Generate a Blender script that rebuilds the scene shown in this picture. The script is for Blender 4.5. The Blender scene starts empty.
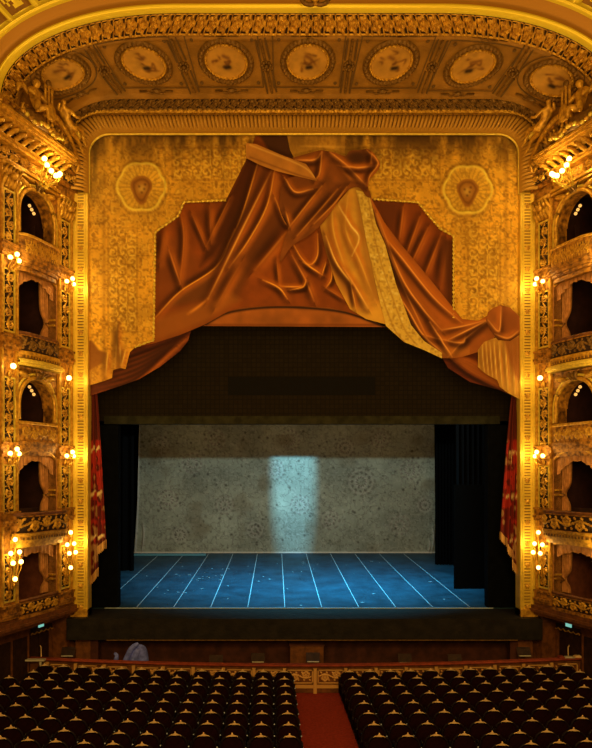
import bpy, math, random
import numpy as np
from mathutils import Vector
random.seed(7); rng = np.random.RandomState(11)
SC = bpy.context.scene
C = SC.collection
F = 700.0; CX, CY, ZC = -1.096, -27.4, 7.87          # lens in pixels, where the photographer stands (world origin: centre of the proscenium line, auditorium floor)
PX0, PY0 = 276.0, 475.0                               # principal point of the shifted view

# ------------------------------------------------------------------ camera, world, lights
cam_d = bpy.data.cameras.new('camera'); cam = bpy.data.objects.new('camera', cam_d); C.objects.link(cam)
cam.location = (CX, CY, ZC); cam.rotation_euler = (math.pi/2, 0, 0)
cam_d.sensor_fit = 'VERTICAL'; cam_d.sensor_height = 24.0; cam_d.lens = 24.0*F/748
cam_d.shift_x = (296-PX0)/748; cam_d.shift_y = (PY0-374)/748
cam_d.clip_end = 200
SC.camera = cam
SC.view_settings.view_transform = 'Standard'; SC.view_settings.look = 'None'
SC.view_settings.gamma = 1; SC.view_settings.use_curve_mapping = False
SC.view_settings.exposure = 0.0
W = bpy.data.worlds.new('world'); SC.world = W; W.use_nodes = True
bg = W.node_tree.nodes['Background']; bg.inputs[0].default_value = (1.0, .42, .09, 1); bg.inputs[1].default_value = .05

def light(name, kind, loc, power, col, aim=None, **k):
    d = bpy.data.lights.new(name, kind); d.energy = power; d.color = col
    for a, b in k.items(): setattr(d, a, b)
    o = bpy.data.objects.new(name, d); C.objects.link(o); o.location = loc
    if aim is not None:
        o.rotation_euler = (Vector(aim)-Vector(loc)).to_track_quat('-Z', 'Y').to_euler()
    return o
AMBER = (1.0, .56, .15)
light('chandelier_light', 'POINT', (0, -24.5, 22.0), 3300, AMBER, shadow_soft_size=2.2)
light('balcony_lamps_light', 'AREA', (0, -30, 11), 1700, AMBER, aim=(0, 0, 14), shape='RECTANGLE', size=16, size_y=5)
light('cove_fill_light', 'AREA', (0, -10.5, 9.0), 1150, AMBER, aim=(0, -2, 24), shape='RECTANGLE', size=15, size_y=2)  # added fill hung in mid-air, standing in for light bounced up to the cove
light('seat_fill_light', 'AREA', (0, -28.5, 15), 1900, AMBER, aim=(0, -8, 0), shape='RECTANGLE', size=14, size_y=3)  # added fill aimed down to brighten the seats, rail and aisle
# stage lighting: bridge lights behind the black header
SB = (.74, .90, 1.0)
light('stage_bridge_light', 'AREA', (0, 4.2, ZC+3.12), 760, (.66, .88, .84), aim=(0, 17, 5), shape='RECTANGLE', size=13, size_y=.05)
light('stage_floor_light_left', 'AREA', (-4, 4.0, ZC+3.4), 560, (.01, .46, .76), aim=(-2, 6.5, 2), shape='RECTANGLE', size=6, size_y=.6, spread=1.5)
light('stage_floor_light_right', 'AREA', (4, 4.0, ZC+3.4), 930, (.01, .47, .76), aim=(2.5, 6.5, 2), shape='RECTANGLE', size=6, size_y=.6, spread=1.5)
o = light('beam_spot', 'SPOT', (-.1, 4.2, ZC+3.10), 13000, (.24, .70, 1.0), aim=(.02, 17.2, ZC+.3), spot_size=.88, spot_blend=.8, shadow_soft_size=.03)
o.scale = (.29, 1.2, 1)
light('backdrop_fill_light', 'AREA', (0, 14.2, ZC+5.2), 75, (1.0, .60, .20), aim=(0, 17.2, ZC+2.2), shape='RECTANGLE', size=18, size_y=.2)  # added amber fill warming the backdrop top, in place of auditorium spill

# ------------------------------------------------------------------ helpers
def lin(c):
    c = np.asarray(c, float)/255.0
    return np.where(c <= .04045, c/12.92, ((c+.055)/1.055)**2.4)
TINT = np.array([1.0, .62, .27])                       # colour of the lamplight: material colours below are as seen under it
def alb(c, k=1.0, tint=TINT):
    return np.clip(lin(c)/(tint*k), .002, .88)
def mat(name, c, rough=.55, metal=0.0, tint=TINT, k=1.0, bump=0, bscale=30, var=0, vscale=4, emit=0, spec=.22, vcol=False, c2=None):
    m = bpy.data.materials.new(name); m.use_nodes = True
    nt = m.node_tree; b = nt.nodes['Principled BSDF']
    a = alb(c, k, tint)
    b.inputs['Base Color'].default_value = (*a, 1); b.inputs['Roughness'].default_value = rough
    b.inputs['Metallic'].default_value = metal; b.inputs['Specular IOR Level'].default_value = spec
    if emit:
        b.inputs['Emission Color'].default_value = (*lin(c), 1); b.inputs['Emission Strength'].default_value = emit
    tc = nt.nodes.new('ShaderNodeTexCoord')
    if vcol:
        at = nt.nodes.new('ShaderNodeAttribute'); at.attribute_name = 'paint'
        nt.links.new(at.outputs['Color'], b.inputs['Base Color'])
    elif var:
        n = nt.nodes.new('ShaderNodeTexNoise'); n.inputs['Scale'].default_value = vscale; n.inputs['Detail'].default_value = 6
        nt.links.new(tc.outputs['Object'], n.inputs['Vector'])
        r = nt.nodes.new('ShaderNodeValToRGB')
        a2 = alb(c2, k, tint) if c2 is not None else np.clip(a*(1-var), 0, .9)
        r.color_ramp.elements[0].position = .36; r.color_ramp.elements[1].position = .64
        r.color_ramp.elements[0].color = (*a2, 1); r.color_ramp.elements[1].color = (*np.clip(a*(1+var*.4), 0, .9), 1)
        nt.links.new(n.outputs['Fac'], r.inputs['Fac']); nt.links.new(r.outputs['Color'], b.inputs['Base Color'])
    if bump:
        n2 = nt.nodes.new('ShaderNodeTexNoise'); n2.inputs['Scale'].default_value = bscale; n2.inputs['Detail'].default_value = 4
        nt.links.new(tc.outputs['Object'], n2.inputs['Vector'])
        bp = nt.nodes.new('ShaderNodeBump'); bp.inputs['Strength'].default_value = min(bump, 1); bp.inputs['Distance'].default_value = .05
        nt.links.new(n2.outputs['Fac'], bp.inputs['Height']); nt.links.new(bp.outputs['Normal'], b.inputs['Normal'])
    return m
M = {}
M['gold'] = mat('gilded_plaster', (206, 128, 24), .42, .3, bump=.15, bscale=16, var=.3, vscale=7, c2=(160, 92, 16))
M['smooth_gilt'] = mat('smooth_gilding', (246, 176, 30), .32, .25)
M['gold_hi'] = mat('bright_gilding', (228, 162, 40), .38, .35, bump=.1, bscale=25, var=.2, vscale=8)
M['gold_soft'] = mat('ornamented_plaster', (176, 98, 18), .55, .15, bump=.8, bscale=8, var=.3, vscale=6, c2=(96, 48, 9))
M['soffit'] = mat('painted_soffit', (150, 86, 16), .6, .1, bump=.3, bscale=10, var=.28, vscale=1.5)
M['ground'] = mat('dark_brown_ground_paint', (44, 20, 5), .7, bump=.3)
M['line'] = mat('dark_line_paint', (96, 56, 14), .7)
M['dark_gold'] = mat('tarnished_gilding', (124, 72, 16), .5, .25, bump=.15, bscale=25, var=.4, vscale=9)
M['wood'] = mat('brown_panelling', (112, 54, 14), .5, bump=.3, bscale=14, var=.4, vscale=5)
M['wood_dark'] = mat('dark_panelling', (48, 22, 8), .55, bump=.3, var=.4, vscale=5)
M['box_red'] = mat('crimson_box_lining', (44, 14, 5), .8, var=.3)
M['box_brown'] = mat('brown_box_lining', (104, 44, 14), .8, var=.3)
M['drape'] = mat('apricot_velvet', (178, 98, 32), .7, bump=.4, bscale=10, var=.3, vscale=5)
M['rail_red'] = mat('red_velvet_rail', (140, 48, 18), .7, var=.3, vscale=5)
M['seat'] = mat('dark_wine_velvet', (26, 4, 2), .85, spec=.04, bump=.3, bscale=20, var=.3, vscale=9)
M['seat_frame'] = mat('dark_seat_frame', (22, 9, 5), .5, spec=.15)
M['crest'] = mat('gilded_crest', (236, 164, 78), .4, .1)
M['stud'] = mat('pale_stud', (190, 170, 150), .35)
M['carpet'] = mat('red_aisle_carpet', (142, 36, 13), .95, bump=.5, bscale=60, var=.25, vscale=12)
M['floor'] = mat('auditorium_floor', (48, 18, 8), .8, var=.3)
M['black'] = mat('black_masking', (9, 7, 5), .95, spec=.05, var=.3, vscale=3)
M['black_wool'] = mat('black_wool', (2, 2, 2), .95, spec=.03)
M['apron'] = mat('blackened_boards', (31, 20, 8), .65, spec=.2, bump=.3, bscale=6, var=.45, vscale=2.5)
M['pit'] = mat('pit_wood', (74, 30, 11), .7, var=.4, vscale=3)
M['bulb'] = mat('lit_bulb', (255, 200, 96), emit=10)
M['bulb_dim'] = mat('lit_globe', (240, 176, 90), emit=1.1)
M['exit'] = mat('lit_sign', (120, 190, 175), emit=1.0, tint=np.ones(3))
M['tape'] = mat('pale_tape', (120, 165, 190), .7, tint=np.array([.5, .8, 1.]))
M['blue_cloth'] = mat('blue_violet_cloth', (100, 92, 190), .85, tint=np.array([.8, .5, .28]), var=.4, vscale=6, bump=.4, bscale=8)
M['pale'] = mat('pale_board', (190, 150, 90), .6)
M['reed'] = mat('reeded_gilding', (176, 106, 22), .45, .25)
M['rail_gilt'] = mat('rail_gilding', (200, 124, 44), .5, .1)
M['paint'] = mat('painted_canvas', (200, 130, 30), .75, vcol=True, spec=.15)
M['curtain_red'] = mat('dark_red_curtain', (112, 30, 12), .8, vcol=True, spec=.15)

class MB:
    """collects geometry (in local coordinates, through the map T) for ONE mesh object"""
    def __init__(s, T=None): s.v = []; s.f = []; s.m = []; s.T = T or (lambda p: p)
    def add(s, vs, fs, mi=0):
        n = len(s.v); s.v += [tuple(s.T(p)) for p in vs]; s.f += [tuple(i+n for i in f) for f in fs]; s.m += [mi]*len(fs); return s
    def box(s, x0, x1, y0, y1, z0, z1, mi=0):
        vs = [(x, y, z) for x in (x0, x1) for y in (y0, y1) for z in (z0, z1)]
        return s.add(vs, [(0,1,3,2),(4,6,7,5),(0,4,5,1),(2,3,7,6),(0,2,6,4),(1,5,7,3)], mi)
    def grid(s, P, mi=0, mask=None, fm=None):
        P = np.asarray(P); h, w = P.shape[:2]; n = len(s.v)
        s.v += [tuple(s.T(p)) for p in P.reshape(-1, 3)]
        for i in range(h-1):
            for j in range(w-1):
                if mask is not None and not mask[i, j]: continue
                a = n+i*w+j; s.f.append((a, a+1, a+w+1, a+w)); s.m.append(mi if fm is None else int(fm[i, j]))
        return s
    def tube(s, pts, r, n=8, mi=0, closed=False):
        pts = [Vector(p) for p in pts]; rr = r if hasattr(r, '__len__') else [r]*len(pts); rings = []
        for i, p in enumerate(pts):
            d = (pts[min(i+1, len(pts)-1)]-pts[max(i-1, 0)]).normalized()
            a = Vector((0, 0, 1)) if abs(d.z) < .9 else Vector((1, 0, 0))
            e1 = d.cross(a).normalized(); e2 = d.cross(e1)
            rings.append([tuple(p+e1*math.cos(t*2*math.pi/n)*rr[i]+e2*math.sin(t*2*math.pi/n)*rr[i]) for t in range(n)])
        vs = [q for g in rings for q in g]; fs = []
        for i in range(len(pts)-1):
            for t in range(n):
                u = (t+1) % n; fs.append((i*n+t, i*n+u, (i+1)*n+u, (i+1)*n+t))
        fs.append(tuple(range(n))); fs.append(tuple(range((len(pts)-1)*n, len(pts)*n)))
        return s.add(vs, fs, mi)
    def lathe(s, c, prof, n=16, mi=0, ax='z'):
        vs = []
        for r, h in prof:
            for t in range(n):
                a = 2*math.pi*t/n; x, y = r*math.cos(a), r*math.sin(a)
                vs.append((c[0]+x, c[1]+y, c[2]+h) if ax == 'z' else (c[0]+x, c[1]+h, c[2]+y))
        fs = [(i*n+t, i*n+(t+1) % n, (i+1)*n+(t+1) % n, (i+1)*n+t) for i in range(len(prof)-1) for t in range(n)]
        fs += [tuple(range(n)), tuple(range((len(prof)-1)*n, len(prof)*n))]
        return s.add(vs, fs, mi)
    def ball(s, c, r, n=10, mi=0, sc=(1, 1, 1)):
        vs = []; fs = []; k = n//2+1
        for i in range(k+1):
            for t in range(n):
                a = math.pi*i/k; b = 2*math.pi*t/n
                vs.append((c[0]+r*sc[0]*math.sin(a)*math.cos(b), c[1]+r*sc[1]*math.sin(a)*math.sin(b), c[2]+r*sc[2]*math.cos(a)))
        for i in range(k):
            for t in range(n): u = (t+1) % n; fs.append((i*n+t, i*n+u, (i+1)*n+u, (i+1)*n+t))
        return s.add(vs, fs, mi)
    def build(s, name, mats, parent=None, smooth=False, col=None):
        me = bpy.data.meshes.new(name); off = parent.location if parent is not None and parent.type == 'EMPTY' else (parent['base'] if parent is not None and 'base' in parent else (0, 0, 0))
        V = np.array(s.v, float)-np.array(off)
        me.from_pydata([tuple(x) for x in V], [], s.f)
        if not isinstance(mats, (list, tuple)): mats = [mats]
        for m in mats: me.materials.append(m)
        me.polygons.foreach_set('material_index', np.array(s.m, 'i'))
        if smooth: me.polygons.foreach_set('use_smooth', np.ones(len(s.f), bool))
        if col is not None:
            at = me.color_attributes.new('paint', 'FLOAT_COLOR', 'POINT')
            at.data.foreach_set('color', np.c_[col, np.ones(len(col))].astype('f').ravel())
        o = bpy.data.objects.new(name, me); C.objects.link(o)
        if parent is not None: o.parent = parent
        return o
def tag(o, label=None, cat=None, group=None, kind=None):
    if label: o['label'] = label
    if cat: o['category'] = cat
    if group: o['group'] = group
    if kind: o['kind'] = kind
    return o
def empty(name, loc, label, cat, group=None):
    o = bpy.data.objects.new(name, None); C.objects.link(o); o.location = loc; o.empty_display_size = .1
    return tag(o, label, cat, group)
def struct(mb, name, mats, label=None, smooth=False, parent=None, col=None):
    o = mb.build(name, mats, parent, smooth, col); 
    if parent is None: o['kind'] = 'structure'
    if label: o['label'] = label
    return o
def px(x, y, D):                                       # a point of the place seen at photo position x, y and distance D
    return (CX+(x-PX0)*D/F, CY+D, ZC+(PY0-y)*D/F)
def topx(P):
    P = np.asarray(P); D = P[..., 1]-CY
    return np.stack([PX0+(P[..., 0]-CX)*F/D, PY0-(P[..., 2]-ZC)*F/D], -1)

# ------------------------------------------------------------------ floors, pit, stage
def rail_y(x, y0): return y0+x*x/110.0
mb = MB(); n = 60; xs = np.linspace(-12.5, 12.5, n)
top = [(x, rail_y(x, -2.35), 0) for x in xs]; bot = [(x, -31, 0) for x in xs]
mb.grid([[(*p[:2], 0) for p in top], [(*p[:2], 0) for p in bot]])
mb.grid([[(*p[:2], 0) for p in top], [(*p[:2], -1.9) for p in top]])
struct(mb, 'floor', M['floor'])
mb = MB(); mb.grid([[(-.50+.012*(y+3)*-.5, y, .012), (1.20-.02*(y+3), y, .012)] for y in np.linspace(-2.15, -14, 12)])
tag(mb.build('aisle_carpet', M['carpet']), 'red carpet running down the centre aisle between the seat blocks', 'carpet')
# orchestra pit
mb = MB(); mb.box(-9.2, 9.2, -2.4, .9, -1.9, -1.8); struct(mb, 'floor_pit', M['pit'])
mb = MB(); mb.box(-8.3, 8.4, .55, .7, -1.8, ZC-6.34); struct(mb, 'wall_pit', M['pit'])
# stage and apron
ZS = ZC-5.53
mb = MB()
mb.box(-9.15, 9.15, -.5, 1.6, ZS-.1, ZS)
mb.box(-9.15, 9.15, -.5, -.3, ZS-.81, ZS-.1)
mb.box(-9.15, 9.15, -.3, .9, ZS-.81, ZS-.7)
mb.box(-11, 11, .9, 1.6, -1.9, ZS-.1)
ap = struct(mb, 'floor_apron', M['apron'])
mb = MB(); mb.box(-7.6, 8.2, -.53, -.5, ZS-.83, ZS-.80)
tag(mb.build('apron_edge_strip', M['dark_gold']), 'thin pale strip along the lower edge of the dark apron', 'trim')
slope = .0343
def zst(y): return ZC-5.51+slope*(y-1.6)
mb = MB(); mb.grid([[(x, y, zst(y)) for x in (-15, 15)] for y in (1.6, 19)])
mb.grid([[(-15, 1.6, zst(1.6)), (15, 1.6, zst(1.6))], [(-15, 1.6, 0), (15, 1.6, 0)]])
m = bpy.data.materials.new('scuffed_stage_floor'); m.use_nodes = True; nt = m.node_tree; b = nt.nodes['Principled BSDF']
tc = nt.nodes.new('ShaderNodeTexCoord'); no = nt.nodes.new('ShaderNodeTexNoise'); no.inputs['Scale'].default_value = .8; no.inputs['Detail'].default_value = 8
no.inputs['Roughness'].default_value = .7
nt.links.new(tc.outputs['Object'], no.inputs['Vector']); r = nt.nodes.new('ShaderNodeValToRGB')
r.color_ramp.elements[0].position = .35; r.color_ramp.elements[0].color = (.006, .026, .045, 1); r.color_ramp.elements[1].position = .7; r.color_ramp.elements[1].color = (.022, .075, .12, 1)
nt.links.new(no.outputs['Fac'], r.inputs['Fac']); nt.links.new(r.outputs['Color'], b.inputs['Base Color']); b.inputs['Roughness'].default_value = .55
b.inputs['Specular IOR Level'].default_value = .25
struct(mb, 'floor_stage', m)
# taped seams of the dance floor
lines = [(136,176,606,559),(172,203.6,606,559),(210,229.8,606,556),(247,255,606,559),(283.8,281.3,606,559),(321,307.5,608,561),(358.4,334,608,562),(397.5,359.3,608,562),(434.8,383.4,608,561),(471.3,413.3,608,562.8)]
for i in range(-1, 10):
    x = CX+(136-PX0+37.2*i)*29/F
    mb = MB(); mb.box(0, 0, 0, 0, 0, 0) if 0 else None
    mb.grid([[(x-.017, y, zst(y)+.006), (x+.017, y, zst(y)+.006)] for y in (1.75, 16.9)])
    od = ['first','second','third','fourth','fifth','sixth','seventh','eighth','ninth','tenth','eleventh'][i+1]
    tag(mb.build('floor_tape', M['tape']), f'pale tape line running upstage across the blue stage floor, {od} from the left', 'tape line', 'tape lines on the stage floor')
mb = MB(); mb.box(-8.2, 7.9, 1.59, 1.64, ZS+.0, ZS+.03)
tag(mb.build('floor_tape', M['tape']), 'long pale line across the front of the stage floor at the curtain line', 'tape line')
# scraps and chips on the stage floor
for i in range(75):
    x = random.uniform(-7, 7.2); y = random.uniform(2, 14); 
    if random.random() < .4: x = random.gauss(-4.2, 1.2); y = random.gauss(8.5, 2)
    y = min(max(y, 2), 15)
    mb = MB(); a = random.uniform(0, 3.1); l = random.uniform(.04, .16); w = random.uniform(.02, .05)
    ca, sa = math.cos(a)*l, math.sin(a)*l
    mb.add([(x-ca, y-sa, zst(y)+.007), (x+sa*w/l, y-ca*w/l, zst(y)+.02), (x+ca, y+sa, zst(y)+.007), (x-sa*w/l, y+ca*w/l, zst(y)+.012)], [(0,1,2,3)])
    tag(mb.build('paper_scrap', M['tape']), 'tiny pale scrap lying on the blue stage floor', 'scrap', 'scraps scattered on the stage floor')
# stage house shell
mb = MB(); mb.box(-15.1, -15, 1.6, 19, 0, 24); struct(mb, 'wall_stage_left', M['black'])
mb = MB(); mb.box(15, 15.1, 1.6, 19, 0, 24); struct(mb, 'wall_stage_right', M['black'])
mb = MB(); mb.box(-15.1, 15.1, 19, 19.1, 0, 24); struct(mb, 'wall_stage_back', M['black'])
mb = MB(); mb.box(-15.1, 15.1, .6, 19.1, 24, 24.1); struct(mb, 'ceiling_stage', M['black'])
# black inner portal: two side towers and the gridded header
mgrid = bpy.data.materials.new('gridded_black_header'); mgrid.use_nodes = True; nt = mgrid.node_tree; b = nt.nodes['Principled BSDF']; b.inputs['Roughness'].default_value = .9; b.inputs['Specular IOR Level'].default_value = .1
tc = nt.nodes.new('ShaderNodeTexCoord'); mp = nt.nodes.new('ShaderNodeMapping'); mp.inputs['Rotation'].default_value = (math.pi/2, 0, 0)
br = nt.nodes.new('ShaderNodeTexBrick'); br.offset = 0; br.inputs['Scale'].default_value = 2.6; br.inputs['Brick Width'].default_value = .5; br.inputs['Row Height'].default_value = .5; br.inputs['Mortar Size'].default_value = .05
br.inputs['Color1'].default_value = (.011, .008, .0042, 1); br.inputs['Color2'].default_value = (.014, .0105, .0058, 1); br.inputs['Mortar'].default_value = (.008, .006, .0035, 1)
nt.links.new(tc.outputs['Object'], mp.inputs[0]); nt.links.new(mp.outputs[0], br.inputs['Vector']); nt.links.new(br.outputs['Color'], b.inputs['Base Color'])
r0 = empty('header_wall', (0, 1.9, ZC+2.2), 'dark gridded header wall above the stage opening under the painted drapery', 'stage header')
def pbox(x0, x1, y0, y1, D, th): 
    a = px(x0, y1, D); c = px(x1, y0, D); return (a[0], c[0], a[1], a[1]+th, a[2], c[2])
mb = MB(); mb.box(*pbox(60, 545, 120, 421, 29.3, .25)); mb.build('header_face', mgrid, r0)
mb = MB(); mb.box(*pbox(228, 375, 377, 395, 29.27, .05)); o = mb.build('recess_panel', mat('deep_brown_panel', (21, 14, 6), .95, spec=.05), r0); o['label'] = 'darker oblong panel'
mb = MB(); mb.box(*pbox(104, 500, 416, 424, 29.2, .4)); o = mb.build('lower_batten', mat('dusty_batten', (44, 34, 13), .9, spec=.1, var=.4, vscale=3), r0); o['label'] = 'olive brown batten along the bottom edge'
for s_, (a, c, w) in {'left': (60, 118, 'black side tower of the stage portal left of the blue floor'), 'right': (488, 545, 'black side tower of the stage portal right of the blue floor')}.items():
    mb = MB(); x0, x1, y0, y1, z0, z1 = pbox(a, c, 425, 608, 29.05, .5); mb.box(x0, x1, y0, y1, ZS, z1)
    tag(mb.build('portal_tower', M['black'],), w, 'masking tower', 'towers of the black portal')
# added unseen black border, there only to cut the bridge light
mb = MB(); mb.box(-12, 12, 6.6, 6.65, ZC+2.74, 23.998)
tag(mb.build('light_cut_border', M['black_wool']), 'unseen black border added behind the header to cut the bridge light', 'masking')
def pleated(name, x0, x1, y, z0, z1, mats, amp=.12, waves=8, parent=None, n=90, lean=0):
    mb = MB(); t = np.linspace(0, 1, n); P = []
    for z in np.linspace(z0, z1, 10):
        k = (z-z0)/(z1-z0); P.append([(x0+(x1-x0)*a+lean*(1-k)*(1-a), y+amp*math.sin(a*waves*2*math.pi+.4*math.sin(3*a+k))*(1-.35*k), z) for a in t])
    return mb.grid(P).build(name, mats, parent, smooth=True)
for (xa, xb, D, ybot, lab) in ((435, 457, 40, 560, 'tall black stage curtain beside the right edge of the patterned backdrop'),
                               (455, 490, 33.5, 574, 'nearest black stage curtain, standing on the blue floor by the right tower'),
                               (75, 134, 38.0, 563, 'black stage curtain at the left end of the patterned backdrop')):
    a = px(xa, ybot, D); c = px(xb, 380, D); y = a[1]
    tag(pleated('stage_curtain', a[0], c[0], y, zst(y)+.02, ZC+7, M['black_wool'], .1, 7), lab, 'stage curtain', 'black stage legs')
mb = MB(); a = px(445, 485, 34); c = px(489, 573, 33); mb.box(px(453, 0, 33.2)[0], px(488, 0, 33.2)[0], 5.6, 5.66, zst(5.6)+.01, ZC-.45)
tag(mb.build('masking_flat', mat('dark_grey_flat', (5, 9, 12), .95, spec=0, tint=np.array([.5, .8, 1.]))), 'dark grey masking flat standing in front of the right black curtain', 'masking flat')
mb = MB(); a = px(124, 560, 43.5); mb.box(px(125, 0, 43.5)[0], px(206, 0, 43.5)[0], 16.0, 16.12, zst(16)+.01, zst(16)+.14)
tag(mb.build('rolled_floor_cloth', mat('blue_vinyl_roll', (40, 110, 150), .6, tint=np.array([.3, .7, 1.]))), 'blue roll lying on the stage floor at the foot of the backdrop', 'vinyl roll')

# ------------------------------------------------------------------ painting tools
def catmull(pts, n=8):
    P = [np.array(p, float) for p in pts]
    if len(P) < 3: return np.array(P)
    P = [2*P[0]-P[1]]+P+[2*P[-1]-P[-2]]; out = []
    for i in range(1, len(P)-2):
        for t in np.linspace(0, 1, n, endpoint=False):
            out.append(.5*((2*P[i])+(-P[i-1]+P[i+1])*t+(2*P[i-1]-5*P[i]+4*P[i+1]-P[i+2])*t*t+(-P[i-1]+3*P[i]-3*P[i+1]+P[i+2])*t**3))
    out.append(P[-2]); return np.array(out)
def pl_dist(X, Y, pts):
    best = np.full(X.shape, 1e9); par = np.zeros(X.shape); n = len(pts)-1; side = np.zeros(X.shape)
    for i in range(n):
        a, b_ = pts[i], pts[i+1]; d = b_-a; L = max((d**2).sum(), 1e-9)
        t = np.clip(((X-a[0])*d[0]+(Y-a[1])*d[1])/L, 0, 1)
        dx = X-a[0]-t*d[0]; dy = Y-a[1]-t*d[1]; q = dx*dx+dy*dy; k = q < best
        best = np.where(k, q, best); par = np.where(k, (i+t)/n, par); side = np.where(k, np.sign(d[0]*dy-d[1]*dx), side)
    return np.sqrt(best), par, side
def inside(X, Y, poly):
    r = np.zeros(X.shape, bool); n = len(poly)
    for i in range(n):
        x1, y1 = poly[i]; x2, y2 = poly[(i+1) % n]
        if y1 == y2: continue
        r ^= ((y1 > Y) != (y2 > Y)) & (X < (x2-x1)*(Y-y1)/(y2-y1)+x1)
    return r
class Paint:
    def __init__(s, X, Y, base):
        s.X, s.Y = X, Y; s.C = np.ones(X.shape+(3,))*np.array(base, float); s.H = np.zeros(X.shape)
    def mix(s, a, c): a = np.clip(a, 0, 1)[..., None]; s.C = s.C*(1-a)+np.array(c, float)*a
    def stroke(s, pts, w, c, alpha=.8, h=0, taper=True):
        p = catmull(pts); d, t, _ = pl_dist(s.X, s.Y, p)
        tp = (np.sin(np.pi*np.clip(t, .04, .96))**.5) if taper else 1
        a = np.exp(-(d/w)**2)*tp; s.mix(a*alpha, c); s.H += h*a
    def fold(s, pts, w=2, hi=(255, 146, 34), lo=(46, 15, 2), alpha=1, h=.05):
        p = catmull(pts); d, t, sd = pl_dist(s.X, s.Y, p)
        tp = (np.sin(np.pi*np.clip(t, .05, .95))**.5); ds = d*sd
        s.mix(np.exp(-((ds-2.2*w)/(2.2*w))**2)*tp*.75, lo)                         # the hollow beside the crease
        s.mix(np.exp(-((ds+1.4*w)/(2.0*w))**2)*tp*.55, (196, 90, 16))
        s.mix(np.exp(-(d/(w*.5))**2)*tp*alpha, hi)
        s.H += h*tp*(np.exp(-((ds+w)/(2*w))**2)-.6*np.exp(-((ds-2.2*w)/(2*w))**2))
    def area(s, poly, c, alpha=1, soft=1.5):
        p = np.array(list(poly)+[poly[0]], float); d, _, _ = pl_dist(s.X, s.Y, p); i = inside(s.X, s.Y, poly)
        s.mix(np.clip(.5+np.where(i, d, -d)/(2*soft), 0, 1)*alpha, c)
def vnoise(X, Y, sc, seed=0, oct=3):
    r = np.random.RandomState(seed); out = 0; amp = 1; tot = 0
    for o in range(oct):
        g = r.rand(64, 64); x = X/sc*2**o; y = Y/sc*2**o; xi = np.floor(x).astype(int); yi = np.floor(y).astype(int); fx = x-xi; fy = y-yi
        fx = fx*fx*(3-2*fx); fy = fy*fy*(3-2*fy); q = lambda a, b_: g[a % 64, b_ % 64]
        out = out+amp*((q(xi, yi)*(1-fx)+q(xi+1, yi)*fx)*(1-fy)+(q(xi, yi+1)*(1-fx)+q(xi+1, yi+1)*fx)*fy); tot += amp; amp *= .55
    return out/tot
def sheet(name, poly, D, paint, parent, res=.9, mats=None, smoothpoly=False, tint=TINT, k=1.0, hs=1.0):
    """a sheet of cloth cut to an outline, with pigment and relief; D = distance of the sheet"""
    poly = [tuple(p) for p in (catmull(list(poly)+[poly[0]], 4)[:-1] if smoothpoly else poly)]
    a = np.array(poly); x0, y0 = a.min(0)-res; x1, y1 = a.max(0)+res
    X, Y = np.meshgrid(np.arange(x0, x1+res, res), np.arange(y0, y1+res, res))
    ins = inside(X, Y, poly); h, w = X.shape
    any_ = ins[:-1, :-1] | ins[1:, :-1] | ins[:-1, 1:] | ins[1:, 1:]
    need = np.zeros((h, w), bool)
    for di in (0, 1):
        for dj in (0, 1): need[di:h-1+di, dj:w-1+dj] |= any_
    out = need & ~ins; ii = np.argwhere(out)
    xo, yo = X[out], Y[out]; best = np.full(xo.shape, 1e9); bx, by = xo.copy(), yo.copy()
    for i in range(len(poly)):
        p, q = np.array(poly[i]), np.array(poly[(i+1) % len(poly)]); d = q-p; L = max((d**2).sum(), 1e-9)
        t = np.clip(((xo-p[0])*d[0]+(yo-p[1])*d[1])/L, 0, 1); cx, cy = p[0]+t*d[0], p[1]+t*d[1]; dd = (xo-cx)**2+(yo-cy)**2
        kx = dd < best; best = np.where(kx, dd, best); bx = np.where(kx, cx, bx); by = np.where(kx, cy, by)
    X[out] = bx; Y[out] = by
    P = Paint(X, Y, (150, 80, 20)); paint(P)
    wx = CX+(X-PX0)*D/F; wz = ZC+(PY0-Y)*D/F; wy = CY+D-P.H*hs
    idx = -np.ones((h, w), int); idx[need] = np.arange(need.sum())
    mb = MB(); mb.v = list(map(tuple, np.stack([wx[need], wy[need], wz[need]], 1)))
    mb.f = [(idx[i, j], idx[i, j+1], idx[i+1, j+1], idx[i+1, j]) for i, j in np.argwhere(any_)]; mb.m = [0]*len(mb.f)
    col = alb(P.C[need], k, tint)
    return mb.build(name, mats or M['paint'], parent, smooth=True, col=col)

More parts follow.
